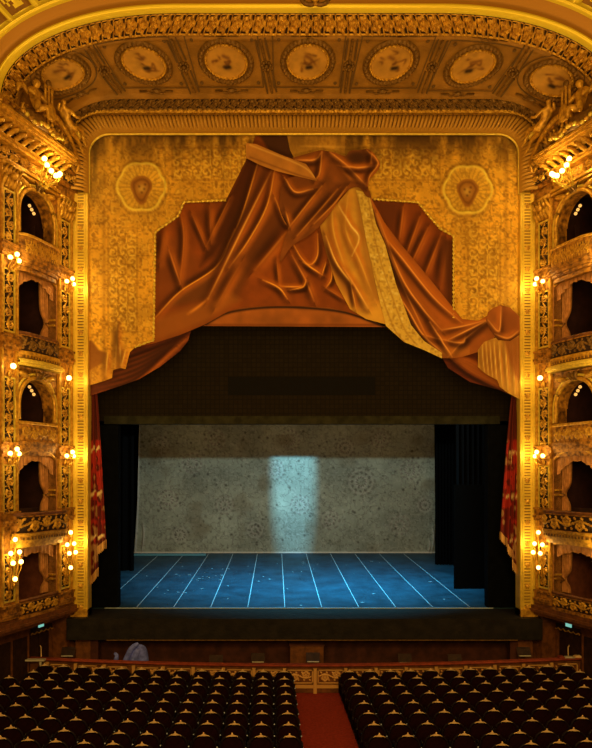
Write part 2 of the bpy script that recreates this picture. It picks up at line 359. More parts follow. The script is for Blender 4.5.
# ------------------------------------------------------------------ patterned backdrop at the back of the stage
def rosette(P, cx, cy, R, dark, light_, pet=12):
    dx, dy = P.X-cx, P.Y-cy; r = np.hypot(dx, dy); th = np.arctan2(dy, dx)
    ring = np.cos(r*1.35)*.5+.5; petal = np.cos(th*pet+np.sin(r*.6))*.5+.5
    fall = np.clip(1-(r/R)**2, 0, 1)
    P.mix(fall*(ring*petal > .42)*.75, dark); P.mix(fall*(np.exp(-((r-R*.3)/1.2)**2)+np.exp(-((r-R*.62)/1.1)**2))*.4, light_)
def paint_backdrop(P):
    P.C[:] = (116, 123, 104)
    n1 = vnoise(P.X, P.Y, 28, 3, 4)[..., None]; P.C *= .78+.5*n1
    n2 = vnoise(P.X, P.Y, 4.2, 5, 3); n3 = vnoise(P.X+50, P.Y+9, 3.0, 6, 2)
    P.mix(np.exp(-((n2-.5)/.04)**2)*.42, (62, 60, 50)); P.mix(np.exp(-((n3-.55)/.035)**2)*.3, (176, 176, 156))
    r = np.random.RandomState(4)
    for cx, cy, R in ((192, 463, 14), (361, 482, 17), (275, 470, 12), (225, 505, 12), (168, 500, 13), (330, 520, 12), (410, 470, 14), (255, 530, 11), (300, 505, 12), (400, 525, 13), (180, 535, 10), (215, 440, 14), (290, 440, 13), (380, 438, 13), (160, 445, 12), (345, 448, 11), (425, 505, 10)):
        rosette(P, cx, cy, R*1.1, (66, 62, 52), (170, 166, 150), r.choice([8, 10, 12, 14]))
    sp = r.rand(130, 2)
    for a, b_ in sp:
        P.mix(np.exp(-(((P.X-136-a*298)**2+(P.Y-430-b_*118)**2)/(.5+1.3*r.rand()))**1.5)*.6, (48, 45, 38))
    P.mix((np.clip(vnoise(P.X, P.Y, 22, 9, 2)-.62, 0, .2)*2.2), (88, 80, 58))
    P.stroke([(139, 424), (138, 500), (135.5, 552)], .8, (190, 190, 180), .6, .05, False); P.stroke([(134, 552.6), (437, 552.6)], .9, (205, 200, 180), .7, 0, False)
    for x_, l_ in ((144, 30), (433.5, 26), (430, 14)): P.stroke([(x_-2, 553), (x_, 553-l_*.6), (x_-1, 553-l_)], 1.0, (176, 172, 158), .5, .12)
sheet('stage_backdrop', [(140, 400), (434, 400), (435, 500), (437, 553.2), (134, 553.2), (137.5, 500)], 44.6, paint_backdrop, None, .62, tint=np.array([.9, .95, .85]), k=.9)
tag(bpy.data.objects['stage_backdrop'], 'grey beige lace patterned backdrop hanging at the back of the blue lit stage', 'backdrop', kind='thing')

# ------------------------------------------------------------------ painted house drapery (a canvas teaser: its folds are pigment and shallow relief)
DV = 27.62
vr = empty('painted_drapery', px(304, 133, DV), 'painted canvas drapery of gold brocade and brown velvet filling the top of the proscenium', 'painted stage drapery')
GO, GOD, GOH = (208, 128, 22), (122, 64, 10), (226, 164, 44)
def brocade(P):
    P.C[:] = GO; X, Y = P.X, P.Y
    n = vnoise(X, Y, 26, 21, 4)[..., None]; P.C *= .80+.42*n
    n2 = vnoise(X, Y, 3.6, 22, 2); P.mix(np.clip(np.abs(n2-.5)*2.6-.28, 0, .6), GOD); n4 = vnoise(X+31, Y+7, 5.5, 23, 2); P.mix(np.exp(-((n4-.5)/.045)**2)*.38*(np.abs(X-304) < 218), (108, 58, 8)); P.mix(np.exp(-((n4-.6)/.03)**2)*.3, (240, 176, 50))
    def panel(x0, x1, y0, y1, cell):                        # scrolling vine work inside a border
        xx = np.clip(np.minimum(X-x0, x1-X)/2, 0, 1)*np.clip(np.minimum(Y-y0, y1-Y)/2, 0, 1)
        u = (X-x0)/cell; v = (Y-y0)/cell; cu = np.floor(u); cv = np.floor(v); fu = u-cu-.5; fv = v-cv-.5
        r = np.hypot(fu, fv)*cell; th = np.arctan2(fv, fu)*np.where((cu+cv) % 2 > 0, 1, -1)
        sp = np.cos(r*1.25-th+vnoise(X, Y, 6, 31, 2)*6)
        k_ = .5+vnoise(X, Y, 8, 33, 2)*.9; P.mix(xx*(sp > .35)*.34*k_, (112, 62, 10)); P.mix(xx*(sp < -.45)*.36*k_, (236, 170, 44)); P.H += xx*sp*.012
        e = np.exp(-(np.minimum(np.abs(X-x0), np.abs(X-x1))/.9)**2)*((Y > y0) & (Y < y1)); P.mix(e*.32, GOD)
        e = np.exp(-(np.minimum(np.abs(Y-y0), np.abs(Y-y1))/.9)**2)*((X > x0) & (X < x1)); P.mix(e*.32, GOD)
    panel(108, 137, 228, 332, 9.6); panel(172, 250, 148, 180, 9.8); panel(372, 440, 148, 180, 9.8); panel(468, 500, 228, 318, 9.8)
    for cx, cy in ((141.5, 187), (467.5, 190)):
        dx, dy = X-cx, Y-cy; r = np.hypot(dx, dy*.98); th = np.arctan2(dy, dx); R = 23.5+2.2*np.abs(np.cos(th*3.0))
        P.mix((r < R)*.4, (206, 140, 28)); P.mix(np.exp(-((r-R+1.5)/1.3)**2)*(.45+.5*vnoise(X, Y, 9, 35, 2)), (240, 182, 48)); P.H += .07*np.exp(-((r-R+1.5)/2)**2)
        P.mix((r < R-3)*(r > 12)*(np.cos(th*26) > .5)*.45, (150, 88, 16)); P.mix(np.exp(-((r-R-1.8)/1.2)**2)*.4, (120, 70, 14))
        rr = np.where(dy > 0, np.hypot(dx*(1+dy*.035), dy*.66), np.hypot(dx, dy))+2.2*vnoise(X, Y, 7, 36, 2)-.6; P.mix(np.clip((12.5-rr)/1.5, 0, 1)*.8, (136, 66, 12)); P.H -= .05*np.exp(-(rr/10)**2)
        P.mix(np.exp(-(np.hypot(dx, dy-1)/4.6)**2)*.75, (206, 140, 40))
        for ex, ey in ((-2.5, -1), (2.5, 1.5), (0, 5), (3.5, -3)): P.mix(np.exp(-(np.hypot(dx-ex, dy-ey)/1.2)**2)*.7, (74, 34, 6))
        P.mix(np.exp(-((rr-8.5)/1)**2)*.5, (86, 40, 8))
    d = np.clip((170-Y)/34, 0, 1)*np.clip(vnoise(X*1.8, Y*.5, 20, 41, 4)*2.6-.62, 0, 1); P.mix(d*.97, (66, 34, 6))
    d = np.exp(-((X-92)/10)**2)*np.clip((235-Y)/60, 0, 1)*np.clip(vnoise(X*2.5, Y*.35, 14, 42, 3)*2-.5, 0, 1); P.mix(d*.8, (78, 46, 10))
    P.mix(np.exp(-((X-104)/2.2)**2)*.35*(Y > 200), GOD); P.mix(np.exp(-((X-506)/2.0)**2)*.3, GOD)
    for xx in (165, 224): P.mix(np.exp(-((X-xx)/.5)**2)*(Y < 205)*.35, (110, 68, 14))
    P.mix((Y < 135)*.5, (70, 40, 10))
def scallop(p, q, step=4.3, amp=1.5):
    p, q = np.array(p, float), np.array(q, float); d = q-p; L = np.hypot(*d); nrm = np.array([d[1], -d[0]])/L; n = max(int(L/step), 1)*4; o = []
    for i in range(n): t = i/n; o.append(tuple(p+d*t+nrm*amp*(1 if (i % 4) in (1, 2) else -.2)))
    return o
left_poly = [(87, 130), (258, 130), (247, 158)]+[(226, 200)]+scallop((226, 200), (184, 202))+scallop((184, 202), (178, 216))+scallop((178, 216), (155, 232))+scallop((155, 232), (153.5, 340))+scallop((153.5, 340), (135, 347), 4, 1)+[(130, 352), (125.6, 369), (120, 368), (113, 370), (112, 378), (104, 381), (87, 386)]
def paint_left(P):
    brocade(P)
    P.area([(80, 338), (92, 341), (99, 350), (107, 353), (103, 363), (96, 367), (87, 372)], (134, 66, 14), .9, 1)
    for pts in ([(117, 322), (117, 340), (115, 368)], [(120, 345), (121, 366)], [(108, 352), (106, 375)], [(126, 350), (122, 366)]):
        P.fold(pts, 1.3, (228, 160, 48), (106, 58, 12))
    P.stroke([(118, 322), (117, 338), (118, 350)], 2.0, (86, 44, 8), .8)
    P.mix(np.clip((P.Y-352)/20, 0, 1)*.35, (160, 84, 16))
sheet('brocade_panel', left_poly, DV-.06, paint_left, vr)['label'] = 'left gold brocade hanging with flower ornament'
right_poly = [(286, 130), (521, 130), (521, 330), (500, 332), (470, 330), (462, 322)]+scallop((455, 320), (454, 236))+scallop((454, 236), (441, 229))+scallop((441, 229), (431, 218))+scallop((431, 218), (418, 202))+scallop((418, 202), (372, 199))+[(360, 199), (350, 186), (322, 165), (296, 162), (290, 150)]
def paint_right(P):
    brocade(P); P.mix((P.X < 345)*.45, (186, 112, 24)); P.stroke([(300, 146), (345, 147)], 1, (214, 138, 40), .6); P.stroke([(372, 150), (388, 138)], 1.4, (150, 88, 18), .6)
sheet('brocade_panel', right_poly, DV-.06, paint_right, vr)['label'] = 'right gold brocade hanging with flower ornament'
# bead fringe along the brocade edges
for gi, segs in enumerate(((((226, 200), (184, 202)), ((184, 202), (178, 216)), ((178, 216), (155, 232)), ((155, 232), (153.5, 340)), ((153.5, 340), (135, 347))), (((453.5, 318), (453.5, 236)), ((454, 236), (441, 229)), ((441, 229), (431, 218)), ((431, 218), (418, 202)), ((418, 202), (374, 199))))):
  mb = MB()
  for seg in segs:
    a, b_ = np.array(seg[0], float), np.array(seg[1], float); n = max(int(np.hypot(*(b_-a))/4.3), 1)*6
    mb.tube([px(*(a+(b_-a)*i/n), DV-.12) for i in range(n+1)], [.014+.040*abs(math.cos(i*math.pi/6))**1.5 for i in range(n+1)], 6)
  mb.build('bead_fringe', M['gold_hi'], vr)
VB, VD, VH = (126, 50, 8), (58, 20, 3), (226, 118, 24)
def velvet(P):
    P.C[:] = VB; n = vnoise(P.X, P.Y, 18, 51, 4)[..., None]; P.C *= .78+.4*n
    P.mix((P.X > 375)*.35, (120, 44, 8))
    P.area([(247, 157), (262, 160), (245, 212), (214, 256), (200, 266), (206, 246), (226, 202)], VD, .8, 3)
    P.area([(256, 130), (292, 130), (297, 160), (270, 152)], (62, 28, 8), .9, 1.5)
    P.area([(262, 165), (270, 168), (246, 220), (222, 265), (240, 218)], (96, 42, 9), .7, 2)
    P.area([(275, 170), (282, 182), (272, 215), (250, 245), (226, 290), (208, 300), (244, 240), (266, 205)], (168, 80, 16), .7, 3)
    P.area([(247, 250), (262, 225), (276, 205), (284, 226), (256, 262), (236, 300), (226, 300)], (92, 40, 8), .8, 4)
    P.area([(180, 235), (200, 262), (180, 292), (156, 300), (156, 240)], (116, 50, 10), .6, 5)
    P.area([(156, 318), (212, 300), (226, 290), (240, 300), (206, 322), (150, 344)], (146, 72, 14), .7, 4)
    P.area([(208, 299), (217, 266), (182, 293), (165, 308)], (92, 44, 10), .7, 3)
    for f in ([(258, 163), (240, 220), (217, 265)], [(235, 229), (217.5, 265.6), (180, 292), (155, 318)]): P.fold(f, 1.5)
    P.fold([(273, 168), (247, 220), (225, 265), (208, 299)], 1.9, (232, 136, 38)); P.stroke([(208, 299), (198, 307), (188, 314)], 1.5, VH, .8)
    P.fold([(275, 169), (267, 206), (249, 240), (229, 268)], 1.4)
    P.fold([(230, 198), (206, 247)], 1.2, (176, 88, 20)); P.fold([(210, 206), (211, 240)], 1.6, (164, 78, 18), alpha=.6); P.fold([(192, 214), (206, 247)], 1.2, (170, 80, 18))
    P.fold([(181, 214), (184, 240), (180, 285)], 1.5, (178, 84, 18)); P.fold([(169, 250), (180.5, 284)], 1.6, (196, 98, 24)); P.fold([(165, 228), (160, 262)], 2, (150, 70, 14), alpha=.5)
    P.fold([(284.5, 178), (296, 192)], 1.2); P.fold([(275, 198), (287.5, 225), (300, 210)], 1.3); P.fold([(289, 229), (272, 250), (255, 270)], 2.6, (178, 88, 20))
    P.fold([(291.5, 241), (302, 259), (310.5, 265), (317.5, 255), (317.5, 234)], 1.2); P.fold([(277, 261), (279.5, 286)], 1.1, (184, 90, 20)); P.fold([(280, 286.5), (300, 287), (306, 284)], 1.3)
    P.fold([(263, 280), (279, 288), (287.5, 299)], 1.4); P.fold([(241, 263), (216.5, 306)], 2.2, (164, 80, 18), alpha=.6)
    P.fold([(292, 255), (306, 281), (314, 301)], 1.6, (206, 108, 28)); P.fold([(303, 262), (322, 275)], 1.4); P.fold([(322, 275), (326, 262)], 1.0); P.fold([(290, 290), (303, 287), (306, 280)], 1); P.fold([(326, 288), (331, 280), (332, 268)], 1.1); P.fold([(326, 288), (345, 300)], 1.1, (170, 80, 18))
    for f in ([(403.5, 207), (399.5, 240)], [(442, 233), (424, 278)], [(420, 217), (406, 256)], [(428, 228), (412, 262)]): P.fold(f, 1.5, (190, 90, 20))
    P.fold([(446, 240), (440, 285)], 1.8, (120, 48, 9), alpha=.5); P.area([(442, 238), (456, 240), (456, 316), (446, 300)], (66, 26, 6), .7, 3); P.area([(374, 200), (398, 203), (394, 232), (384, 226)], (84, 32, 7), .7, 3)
vpoly = [(232, 130), (300, 130), (305, 160), (372, 180), (372, 196), (460, 196), (462, 330), (430, 335), (396, 322), (383, 323), (366, 318), (345, 311), (330, 307.5), (300, 306), (262, 306), (240, 308), (228, 311.5), (206, 324), (180, 335), (155, 343), (134, 348), (120, 350), (150, 235), (180, 200), (225, 196)]
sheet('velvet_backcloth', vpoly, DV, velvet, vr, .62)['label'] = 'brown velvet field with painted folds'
def hem(P):
    P.C[:] = (150, 70, 16); P.C *= (.8+.4*vnoise(P.X, P.Y, 16, 61, 3))[..., None]; P.mix(np.exp(-((P.Y-325)/1.3)**2)*.6, (96, 38, 8))
    P.stroke([(206, 324), (228, 312.8), (262, 307.8), (300, 307.6), (345, 312.6), (383, 326)], 1.3, (36, 14, 4), .95, 0, False)
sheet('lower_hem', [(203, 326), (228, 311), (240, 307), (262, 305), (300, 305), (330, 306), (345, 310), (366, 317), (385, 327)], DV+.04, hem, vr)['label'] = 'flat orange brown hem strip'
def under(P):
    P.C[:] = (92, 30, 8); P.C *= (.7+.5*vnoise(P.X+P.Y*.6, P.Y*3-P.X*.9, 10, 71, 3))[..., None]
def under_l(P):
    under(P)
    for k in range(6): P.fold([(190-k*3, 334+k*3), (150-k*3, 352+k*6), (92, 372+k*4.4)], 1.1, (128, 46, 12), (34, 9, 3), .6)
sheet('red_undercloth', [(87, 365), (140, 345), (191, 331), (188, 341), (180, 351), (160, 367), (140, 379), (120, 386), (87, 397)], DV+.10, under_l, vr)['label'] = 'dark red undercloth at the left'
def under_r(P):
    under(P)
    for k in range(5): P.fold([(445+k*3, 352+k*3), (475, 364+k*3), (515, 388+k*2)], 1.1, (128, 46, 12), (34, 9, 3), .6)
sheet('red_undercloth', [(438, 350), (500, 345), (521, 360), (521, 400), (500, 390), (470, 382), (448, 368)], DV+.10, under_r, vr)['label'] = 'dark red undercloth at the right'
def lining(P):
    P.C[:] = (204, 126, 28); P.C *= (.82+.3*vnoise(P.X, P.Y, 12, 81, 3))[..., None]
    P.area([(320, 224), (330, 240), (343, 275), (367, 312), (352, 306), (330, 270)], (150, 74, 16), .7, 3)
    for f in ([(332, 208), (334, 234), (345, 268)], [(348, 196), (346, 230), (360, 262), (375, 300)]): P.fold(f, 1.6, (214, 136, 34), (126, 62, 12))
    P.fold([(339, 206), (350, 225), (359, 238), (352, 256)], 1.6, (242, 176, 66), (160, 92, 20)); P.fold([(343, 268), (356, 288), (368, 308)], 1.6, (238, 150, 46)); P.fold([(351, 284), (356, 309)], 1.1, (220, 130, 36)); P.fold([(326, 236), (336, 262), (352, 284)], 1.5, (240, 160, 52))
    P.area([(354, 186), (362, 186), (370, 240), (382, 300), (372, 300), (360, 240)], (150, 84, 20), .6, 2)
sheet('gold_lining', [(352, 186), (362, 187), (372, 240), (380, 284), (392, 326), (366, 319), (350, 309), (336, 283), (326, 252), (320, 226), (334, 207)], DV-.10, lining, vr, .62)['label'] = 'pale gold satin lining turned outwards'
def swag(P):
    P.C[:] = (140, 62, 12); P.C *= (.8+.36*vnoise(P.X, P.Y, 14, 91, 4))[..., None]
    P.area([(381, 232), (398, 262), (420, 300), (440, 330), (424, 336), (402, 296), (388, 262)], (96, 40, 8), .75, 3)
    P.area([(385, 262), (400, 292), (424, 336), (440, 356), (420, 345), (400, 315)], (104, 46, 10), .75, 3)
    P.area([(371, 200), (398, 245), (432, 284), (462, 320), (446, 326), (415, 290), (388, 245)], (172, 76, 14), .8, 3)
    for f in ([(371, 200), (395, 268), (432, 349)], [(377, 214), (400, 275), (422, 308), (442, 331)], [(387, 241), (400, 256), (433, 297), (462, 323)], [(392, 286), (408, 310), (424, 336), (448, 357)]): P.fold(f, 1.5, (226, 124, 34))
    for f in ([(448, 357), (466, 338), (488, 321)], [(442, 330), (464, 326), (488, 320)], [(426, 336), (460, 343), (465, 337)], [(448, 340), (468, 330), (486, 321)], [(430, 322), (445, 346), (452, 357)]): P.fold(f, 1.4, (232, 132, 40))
    P.mix(np.exp(-((P.Y-352)/6)**2)*(P.X < 470)*.3, (196, 110, 26))
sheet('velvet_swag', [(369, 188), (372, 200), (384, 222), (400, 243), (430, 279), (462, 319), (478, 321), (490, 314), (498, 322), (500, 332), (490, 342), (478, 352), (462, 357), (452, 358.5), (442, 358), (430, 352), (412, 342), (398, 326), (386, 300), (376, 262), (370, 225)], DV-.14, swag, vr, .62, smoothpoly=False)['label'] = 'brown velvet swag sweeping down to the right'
def band(P):
    P.C[:] = (202, 138, 36); n = vnoise(P.X, P.Y, 3.2, 95, 2); P.mix(np.clip(np.abs(n-.5)*3-.3, 0, .6), (136, 82, 18)); P.mix(np.clip(vnoise(P.X, P.Y, 3, 96, 2)-.6, 0, .3)*2, (238, 186, 78))
    for dx in (-5, 5): P.stroke([(363+dx, 196), (371+dx, 244), (385+dx, 290), (399+dx, 328), (412+dx, 345)], .8, (150, 88, 18), .6, 0, False)
sheet('embroidered_border', [(356, 190), (369, 193), (376, 224), (385, 244), (396, 284), (411, 325), (424, 341), (442, 353), (442, 358.5), (424, 350), (404, 342), (386, 326), (377, 290), (367, 244), (360, 208)], DV-.18, band, vr)['label'] = 'gold embroidered border band'
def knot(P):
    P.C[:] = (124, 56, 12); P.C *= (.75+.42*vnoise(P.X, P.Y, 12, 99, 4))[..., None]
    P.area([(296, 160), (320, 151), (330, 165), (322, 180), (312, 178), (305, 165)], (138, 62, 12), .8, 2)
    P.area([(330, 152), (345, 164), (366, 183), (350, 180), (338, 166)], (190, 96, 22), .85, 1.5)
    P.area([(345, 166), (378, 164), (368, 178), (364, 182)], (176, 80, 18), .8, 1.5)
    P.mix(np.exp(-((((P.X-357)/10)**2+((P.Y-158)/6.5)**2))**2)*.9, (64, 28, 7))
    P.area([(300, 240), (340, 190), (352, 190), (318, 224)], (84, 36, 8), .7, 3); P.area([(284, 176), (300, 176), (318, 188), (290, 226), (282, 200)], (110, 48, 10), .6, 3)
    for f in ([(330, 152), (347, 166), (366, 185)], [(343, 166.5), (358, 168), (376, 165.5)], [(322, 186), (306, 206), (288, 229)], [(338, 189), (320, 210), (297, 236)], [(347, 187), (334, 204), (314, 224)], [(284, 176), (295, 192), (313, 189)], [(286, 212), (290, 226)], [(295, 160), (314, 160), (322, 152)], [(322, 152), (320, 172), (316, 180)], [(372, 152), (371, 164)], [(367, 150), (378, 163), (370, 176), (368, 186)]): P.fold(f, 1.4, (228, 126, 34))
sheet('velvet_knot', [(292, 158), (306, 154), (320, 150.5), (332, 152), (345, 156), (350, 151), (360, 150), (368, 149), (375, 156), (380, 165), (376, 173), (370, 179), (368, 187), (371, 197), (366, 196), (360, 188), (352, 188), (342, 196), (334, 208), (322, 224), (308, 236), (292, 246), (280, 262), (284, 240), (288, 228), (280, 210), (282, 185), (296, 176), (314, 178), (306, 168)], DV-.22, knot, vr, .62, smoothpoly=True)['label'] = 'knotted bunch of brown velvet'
def sash(P):
    P.C[:] = (178, 98, 24); P.C *= (.85+.25*vnoise(P.X, P.Y, 10, 101, 3))[..., None]; P.stroke([(250, 145), (300, 165), (316, 178)], .9, (220, 140, 44), .7, 0, False); P.stroke([(250, 157), (290, 172), (316, 180)], .9, (120, 60, 14), .7, 0, False)
sheet('tie_sash', [(246, 143), (256, 144), (284, 156), (306, 164), (312, 172), (317, 181), (296, 176), (276, 171), (260, 165), (246, 158)], DV-.26, sash, vr)['label'] = 'flat orange gold sash'
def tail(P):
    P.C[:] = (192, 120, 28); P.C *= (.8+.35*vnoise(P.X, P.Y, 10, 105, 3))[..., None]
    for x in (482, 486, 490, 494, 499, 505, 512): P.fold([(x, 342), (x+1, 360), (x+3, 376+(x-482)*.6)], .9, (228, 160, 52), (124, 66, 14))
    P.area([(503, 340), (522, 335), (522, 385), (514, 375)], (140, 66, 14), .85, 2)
sheet('brocade_tail', [(478, 350), (484, 342), (500, 336), (521, 334), (521, 400), (508, 393), (500, 387), (497, 380), (486, 374), (478, 367)], DV-.16, tail, vr)['label'] = 'pleated gold brocade tail at the right'
def tuft(P):
    P.C[:] = (146, 66, 13); P.C *= (.8+.3*vnoise(P.X, P.Y, 10, 107, 3))[..., None]
    P.fold([(488, 320), (497, 331), (500, 327), (501, 307)], 1.4, (232, 134, 40)); P.fold([(495, 334), (508, 338), (520, 330)], 1.5, (226, 126, 36)); P.area([(503, 308), (518, 314), (519, 330), (503, 332)], (126, 54, 10), .7, 2)
sheet('velvet_tuft', [(486, 320), (488, 312), (493, 308), (501, 305), (510, 307.5), (517, 314), (521, 318), (521, 334), (510, 341), (498, 340), (490, 330)], DV-.20, tuft, vr, smoothpoly=False)['label'] = 'bunched velvet tuft at the right edge'
# house curtain tails hanging inside the frame
def side_curtain(side, spans, label):
    root = empty('house_curtain', px((90 if side < 0 else 518), 590, 27.95), label, 'stage curtain', 'red embroidered house curtain tails')
    for j, (xt, xb0, xb1, y0, y1) in enumerate(spans):
        n, m_ = 44, 90; mb = MB(); cols = []; P = []; D = 27.95-.1*j
        for i in range(m_):
            k = i/(m_-1); row = []
            for a in np.linspace(0, 1, n):
                xl = xt[0]+(xb0-xt[0])*k**.8; xr = xt[1]+(xb1-xt[1])*k**.9; yb = y1-(a if side < 0 else 1-a)*(y1*0+14)
                x = xl+(xr-xl)*a; y = y0+(yb-y0)*k; w = .05*math.sin(a*16+j)+.03*math.sin(a*31)
                q = px(x, y, D); row.append((q[0], q[1]-w, q[2]))
                c = np.array((104, 28, 10.))*(.85+.25*math.sin(a*16+j)*.5)
                yy = y
                if yy > 440 and k < .965:
                    c = np.array((112, 24, 9.))*(.9+.2*math.sin(a*16+j)); v = float(vnoise(np.array([a*22+j*9]), np.array([yy]), 9, 77, 2)[0])
                    if v > .56: c = np.array((158, 32, 13.))
                    if v < .34: c = np.array((160, 96, 36.))
                    if abs((yy-452+a*10) % 44-4) < 1.6 and .25 < a < .95: c = np.array((210, 150, 66.))
                cols.append(alb(c, 1.0)); 
            P.append(row)
        ob = mb.grid(P).build('curtain_panel', M['curtain_red'], root, True, np.array(cols))
        fr = MB()
        for i, a in enumerate(np.linspace(0, 1, 22)):
            q = P[-1][int(a*(n-1))]; fr.tube([(q[0], q[1]-.02, q[2]+.1), (q[0], q[1]-.03, q[2]-.22-.04*(i % 2))], .016, 5)
        fr.box(P[-1][0][0], P[-1][0][0]+.001, 0, 0, 0, 0) if 0 else None
        fr.build('gold_fringe', M['rail_gilt'], root)['label'] = 'gold bullion fringe'
side_curtain(-1, [((88, 97), 89, 106, 392, 556), ((87, 94), 87, 98, 392, 584)], 'dark red embroidered curtain tail with gold fringe at the left frame post')
side_curtain(1, [((512, 521), 500, 514, 392, 548), ((514, 521), 507, 518, 392, 560), ((516, 522), 512, 521, 392, 576)], 'dark red embroidered curtain tail with gold fringe at the right frame post')

# ------------------------------------------------------------------ proscenium posts and arch moulding
for s in (-1, 1):
    nm = 'left' if s < 0 else 'right'
    r = empty('frame_post', (s*8.75, -.05, ZS), f'tall flat gilded post with ladder bands at the {nm} of the stage opening', 'frame post', 'proscenium frame posts')
    zt = ZC+11.5; mb = MB(); x0, x1 = 8.45, 9.06
    mb.box(s*x0, s*x1, -.02, .5, ZS, zt)
    mb.build('post_body', mat('ribbed_post_gilding', (222, 150, 30), .42, .25, var=.15, vscale=2), r)
    mb = MB()
    for xx in (x0+.03, x0+.10, x1-.06, x1-.13): mb.box(s*(xx-.009), s*(xx+.009), -.055, -.02, ZS+.3, zt)
    mb.build('edge_bead', M['gold_hi'], r)
    Z = np.arange(ZS+.3, zt, .0147); X = np.linspace(x0+.15, x1-.18, 8); XX, ZZ = np.meshgrid(X, Z); ph = (ZZ-ZS-.3)/.118; ii_ = np.floor(ph)
    H = -.028+.034*((ph % 1) < .34)*((ii_ % 7) != 0)*(np.abs(XX-(x0+x1)/2+.015) < .125)
    mb = MB(); mb.grid(np.stack([s*XX, -.03-H, ZZ], -1)); mb.build('ladder_bands', M['dark_gold'], r)
    z = ZS+.36
    while z < zt:
        mb = MB(); cx_ = s*((x0+x1)/2-.015); P_ = []
        for k_ in range(7): P_.append([(cx_+(k_/6*.10)*(1+.18*math.cos(6*t_))*math.cos(t_), -.035-.05*(1-(k_/6)**2)+.012*math.cos(k_*2), z+(k_/6*.10)*(1+.18*math.cos(6*t_))*math.sin(t_)) for t_ in np.linspace(0, 2*math.pi, 25)])
        mb.grid(P_); mb.build('rosette', M['gold'], r, True); z += .118*7
    mb = MB(); mb.box(s*(x0-.0), s*(x1+.06), -.12, .5, ZS, ZS+.28); mb.build('plinth', M['gold'], r)
    mb = MB(); z = ZS+.3                                        # rope bead in the corner with the side wall
    while z < zt: mb.ball((s*(x1+.05), -.10, z), .06, 6, 0, (1, 1, 1.3)); z += .15
    mb.build('rope_bead', M['gold'], r)

KP = [(0, -.25, 13.96, 1.3), (.05, -.36, 14.1, 1.55), (.07, -.42, 14.12, 1.65), (.2, -.8, 14.33, 2.4), (.22, -.9, 14.36, 2.5), (.5, -1.9, 14.80, 3.9), (.8, -3.0, 15.20, 5.3), (.83, -3.12, 15.26, 5.45), (.97, -3.7, 15.52, 6.0), (1.0, -3.8, 15.57, 6.1)]
KA = np.array(KP)
def arch_curve(y, zt, a, Wd, NC=48, NS=150, e=2.15, z0=12.7):
    b_ = zt-z0; th = np.linspace(0, math.pi/2, NC, endpoint=False)
    xl = -Wd+a*(1-np.cos(th)**(2/e)); zl = z0+b_*np.sin(th)**(2/e); xs_ = np.linspace(-Wd+a, Wd-a, NS)
    x = np.r_[xl, xs_, -xl[::-1]]; z = np.r_[zl, np.full(NS, zt), zl[::-1]]
    return np.stack([x, np.full(x.shape, y), z+ZC], -1)
def arch_p(p):
    y = np.interp(p, KA[:, 0], KA[:, 1]); zt = np.interp(p, KA[:, 0], KA[:, 2]); a = np.interp(p, KA[:, 0], KA[:, 3])
    return arch_curve(y, zt, a, 9.05+.35*abs(y))
def normals(G):
    du = np.gradient(G, axis=0); dv = np.gradient(G, axis=1); N = np.cross(du, dv); N /= np.linalg.norm(N, axis=-1, keepdims=True)+1e-9
    ctr = np.array([0, -6.0, ZC+6]); flip = ((ctr-G)*N).sum(-1) < 0; N[flip] *= -1; return N
def swath(ps, hfun, mats, name, label=None, fm=None, cat=None):
    G = np.stack([arch_p(p) for p in ps]); N = normals(G)
    L = np.r_[0, np.cumsum(np.linalg.norm(np.diff(G[len(ps)//2], axis=0), axis=1))]
    H = hfun(np.linspace(0, 1, len(ps))[:, None], L[None, :], L[-1]); G2 = G+N*H[..., None]
    mb = MB(); mb.grid(G2, 0, None, None if fm is None else (H[:-1, :-1] < fm).astype(int)); o = mb.build(name, mats, None, smooth=True)
    if cat: tag(o, label, cat)
    else: tag(o, label, None, None, 'structure')
    return o
# denser sampling for the ornamental bands
def dense(ps, n, hfun, mats, name, label, fm=None, cat=None):
    G = np.stack([arch_p(p) for p in ps]); L = np.r_[0, np.cumsum(np.linalg.norm(np.diff(G[len(ps)//2], axis=0), axis=1))]
    Lq = np.linspace(0, L[-1], n); G = np.stack([np.stack([np.interp(Lq, L, g[:, k]) for k in range(3)], -1) for g in G]); N = normals(G)
    H = hfun(np.linspace(0, 1, len(ps))[:, None], Lq[None, :], L[-1]); G2 = G+N*H[..., None]
    mb = MB(); mb.grid(G2, 0, None, None if fm is None else (H[:-1, :-1] < fm).astype(int)); o = mb.build(name, mats, None, smooth=True)
    return tag(o, label, cat, None, None if cat else 'structure')
dense(np.linspace(.20, .83, 40), 300, lambda q, L, T: 0*q*L+.05*(np.abs(q-.02) < .03)+.05*(np.abs(q-.97) < .03), M['soffit'], 'ceiling_cove', 'painted ochre cove above the stage arch')
def leafband(per):
    def f(q, L, T):
        ph = (L/per) % 1.0-.5; r = np.hypot(ph*per, (q-.5)*per*1.0); lobes = np.cos(np.arctan2(q-.5, ph)*5)*.06*per
        h = .09*np.exp(-((r-per*.30-lobes)/(per*.10))**2)+.10*np.exp(-(r/(per*.14))**2)+.05*np.exp(-((np.abs(ph)-.5)/.06)**2)
        return h+.06*(np.exp(-((q-.03)/.04)**2)+np.exp(-((q-.97)/.04)**2))
    return f
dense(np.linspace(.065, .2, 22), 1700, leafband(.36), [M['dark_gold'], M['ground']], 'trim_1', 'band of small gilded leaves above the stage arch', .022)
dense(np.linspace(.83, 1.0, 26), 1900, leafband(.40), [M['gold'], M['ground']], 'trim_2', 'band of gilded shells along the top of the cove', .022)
dense(np.linspace(0.0, .065, 10), 1200, lambda q, L, T: .05*np.exp(-((q-.5)/.25)**2)*(1.2+np.sign(np.sin(L*2*math.pi/.22))*.4), M['gold'], 'trim_3', 'gilded bead line above the reeded moulding')
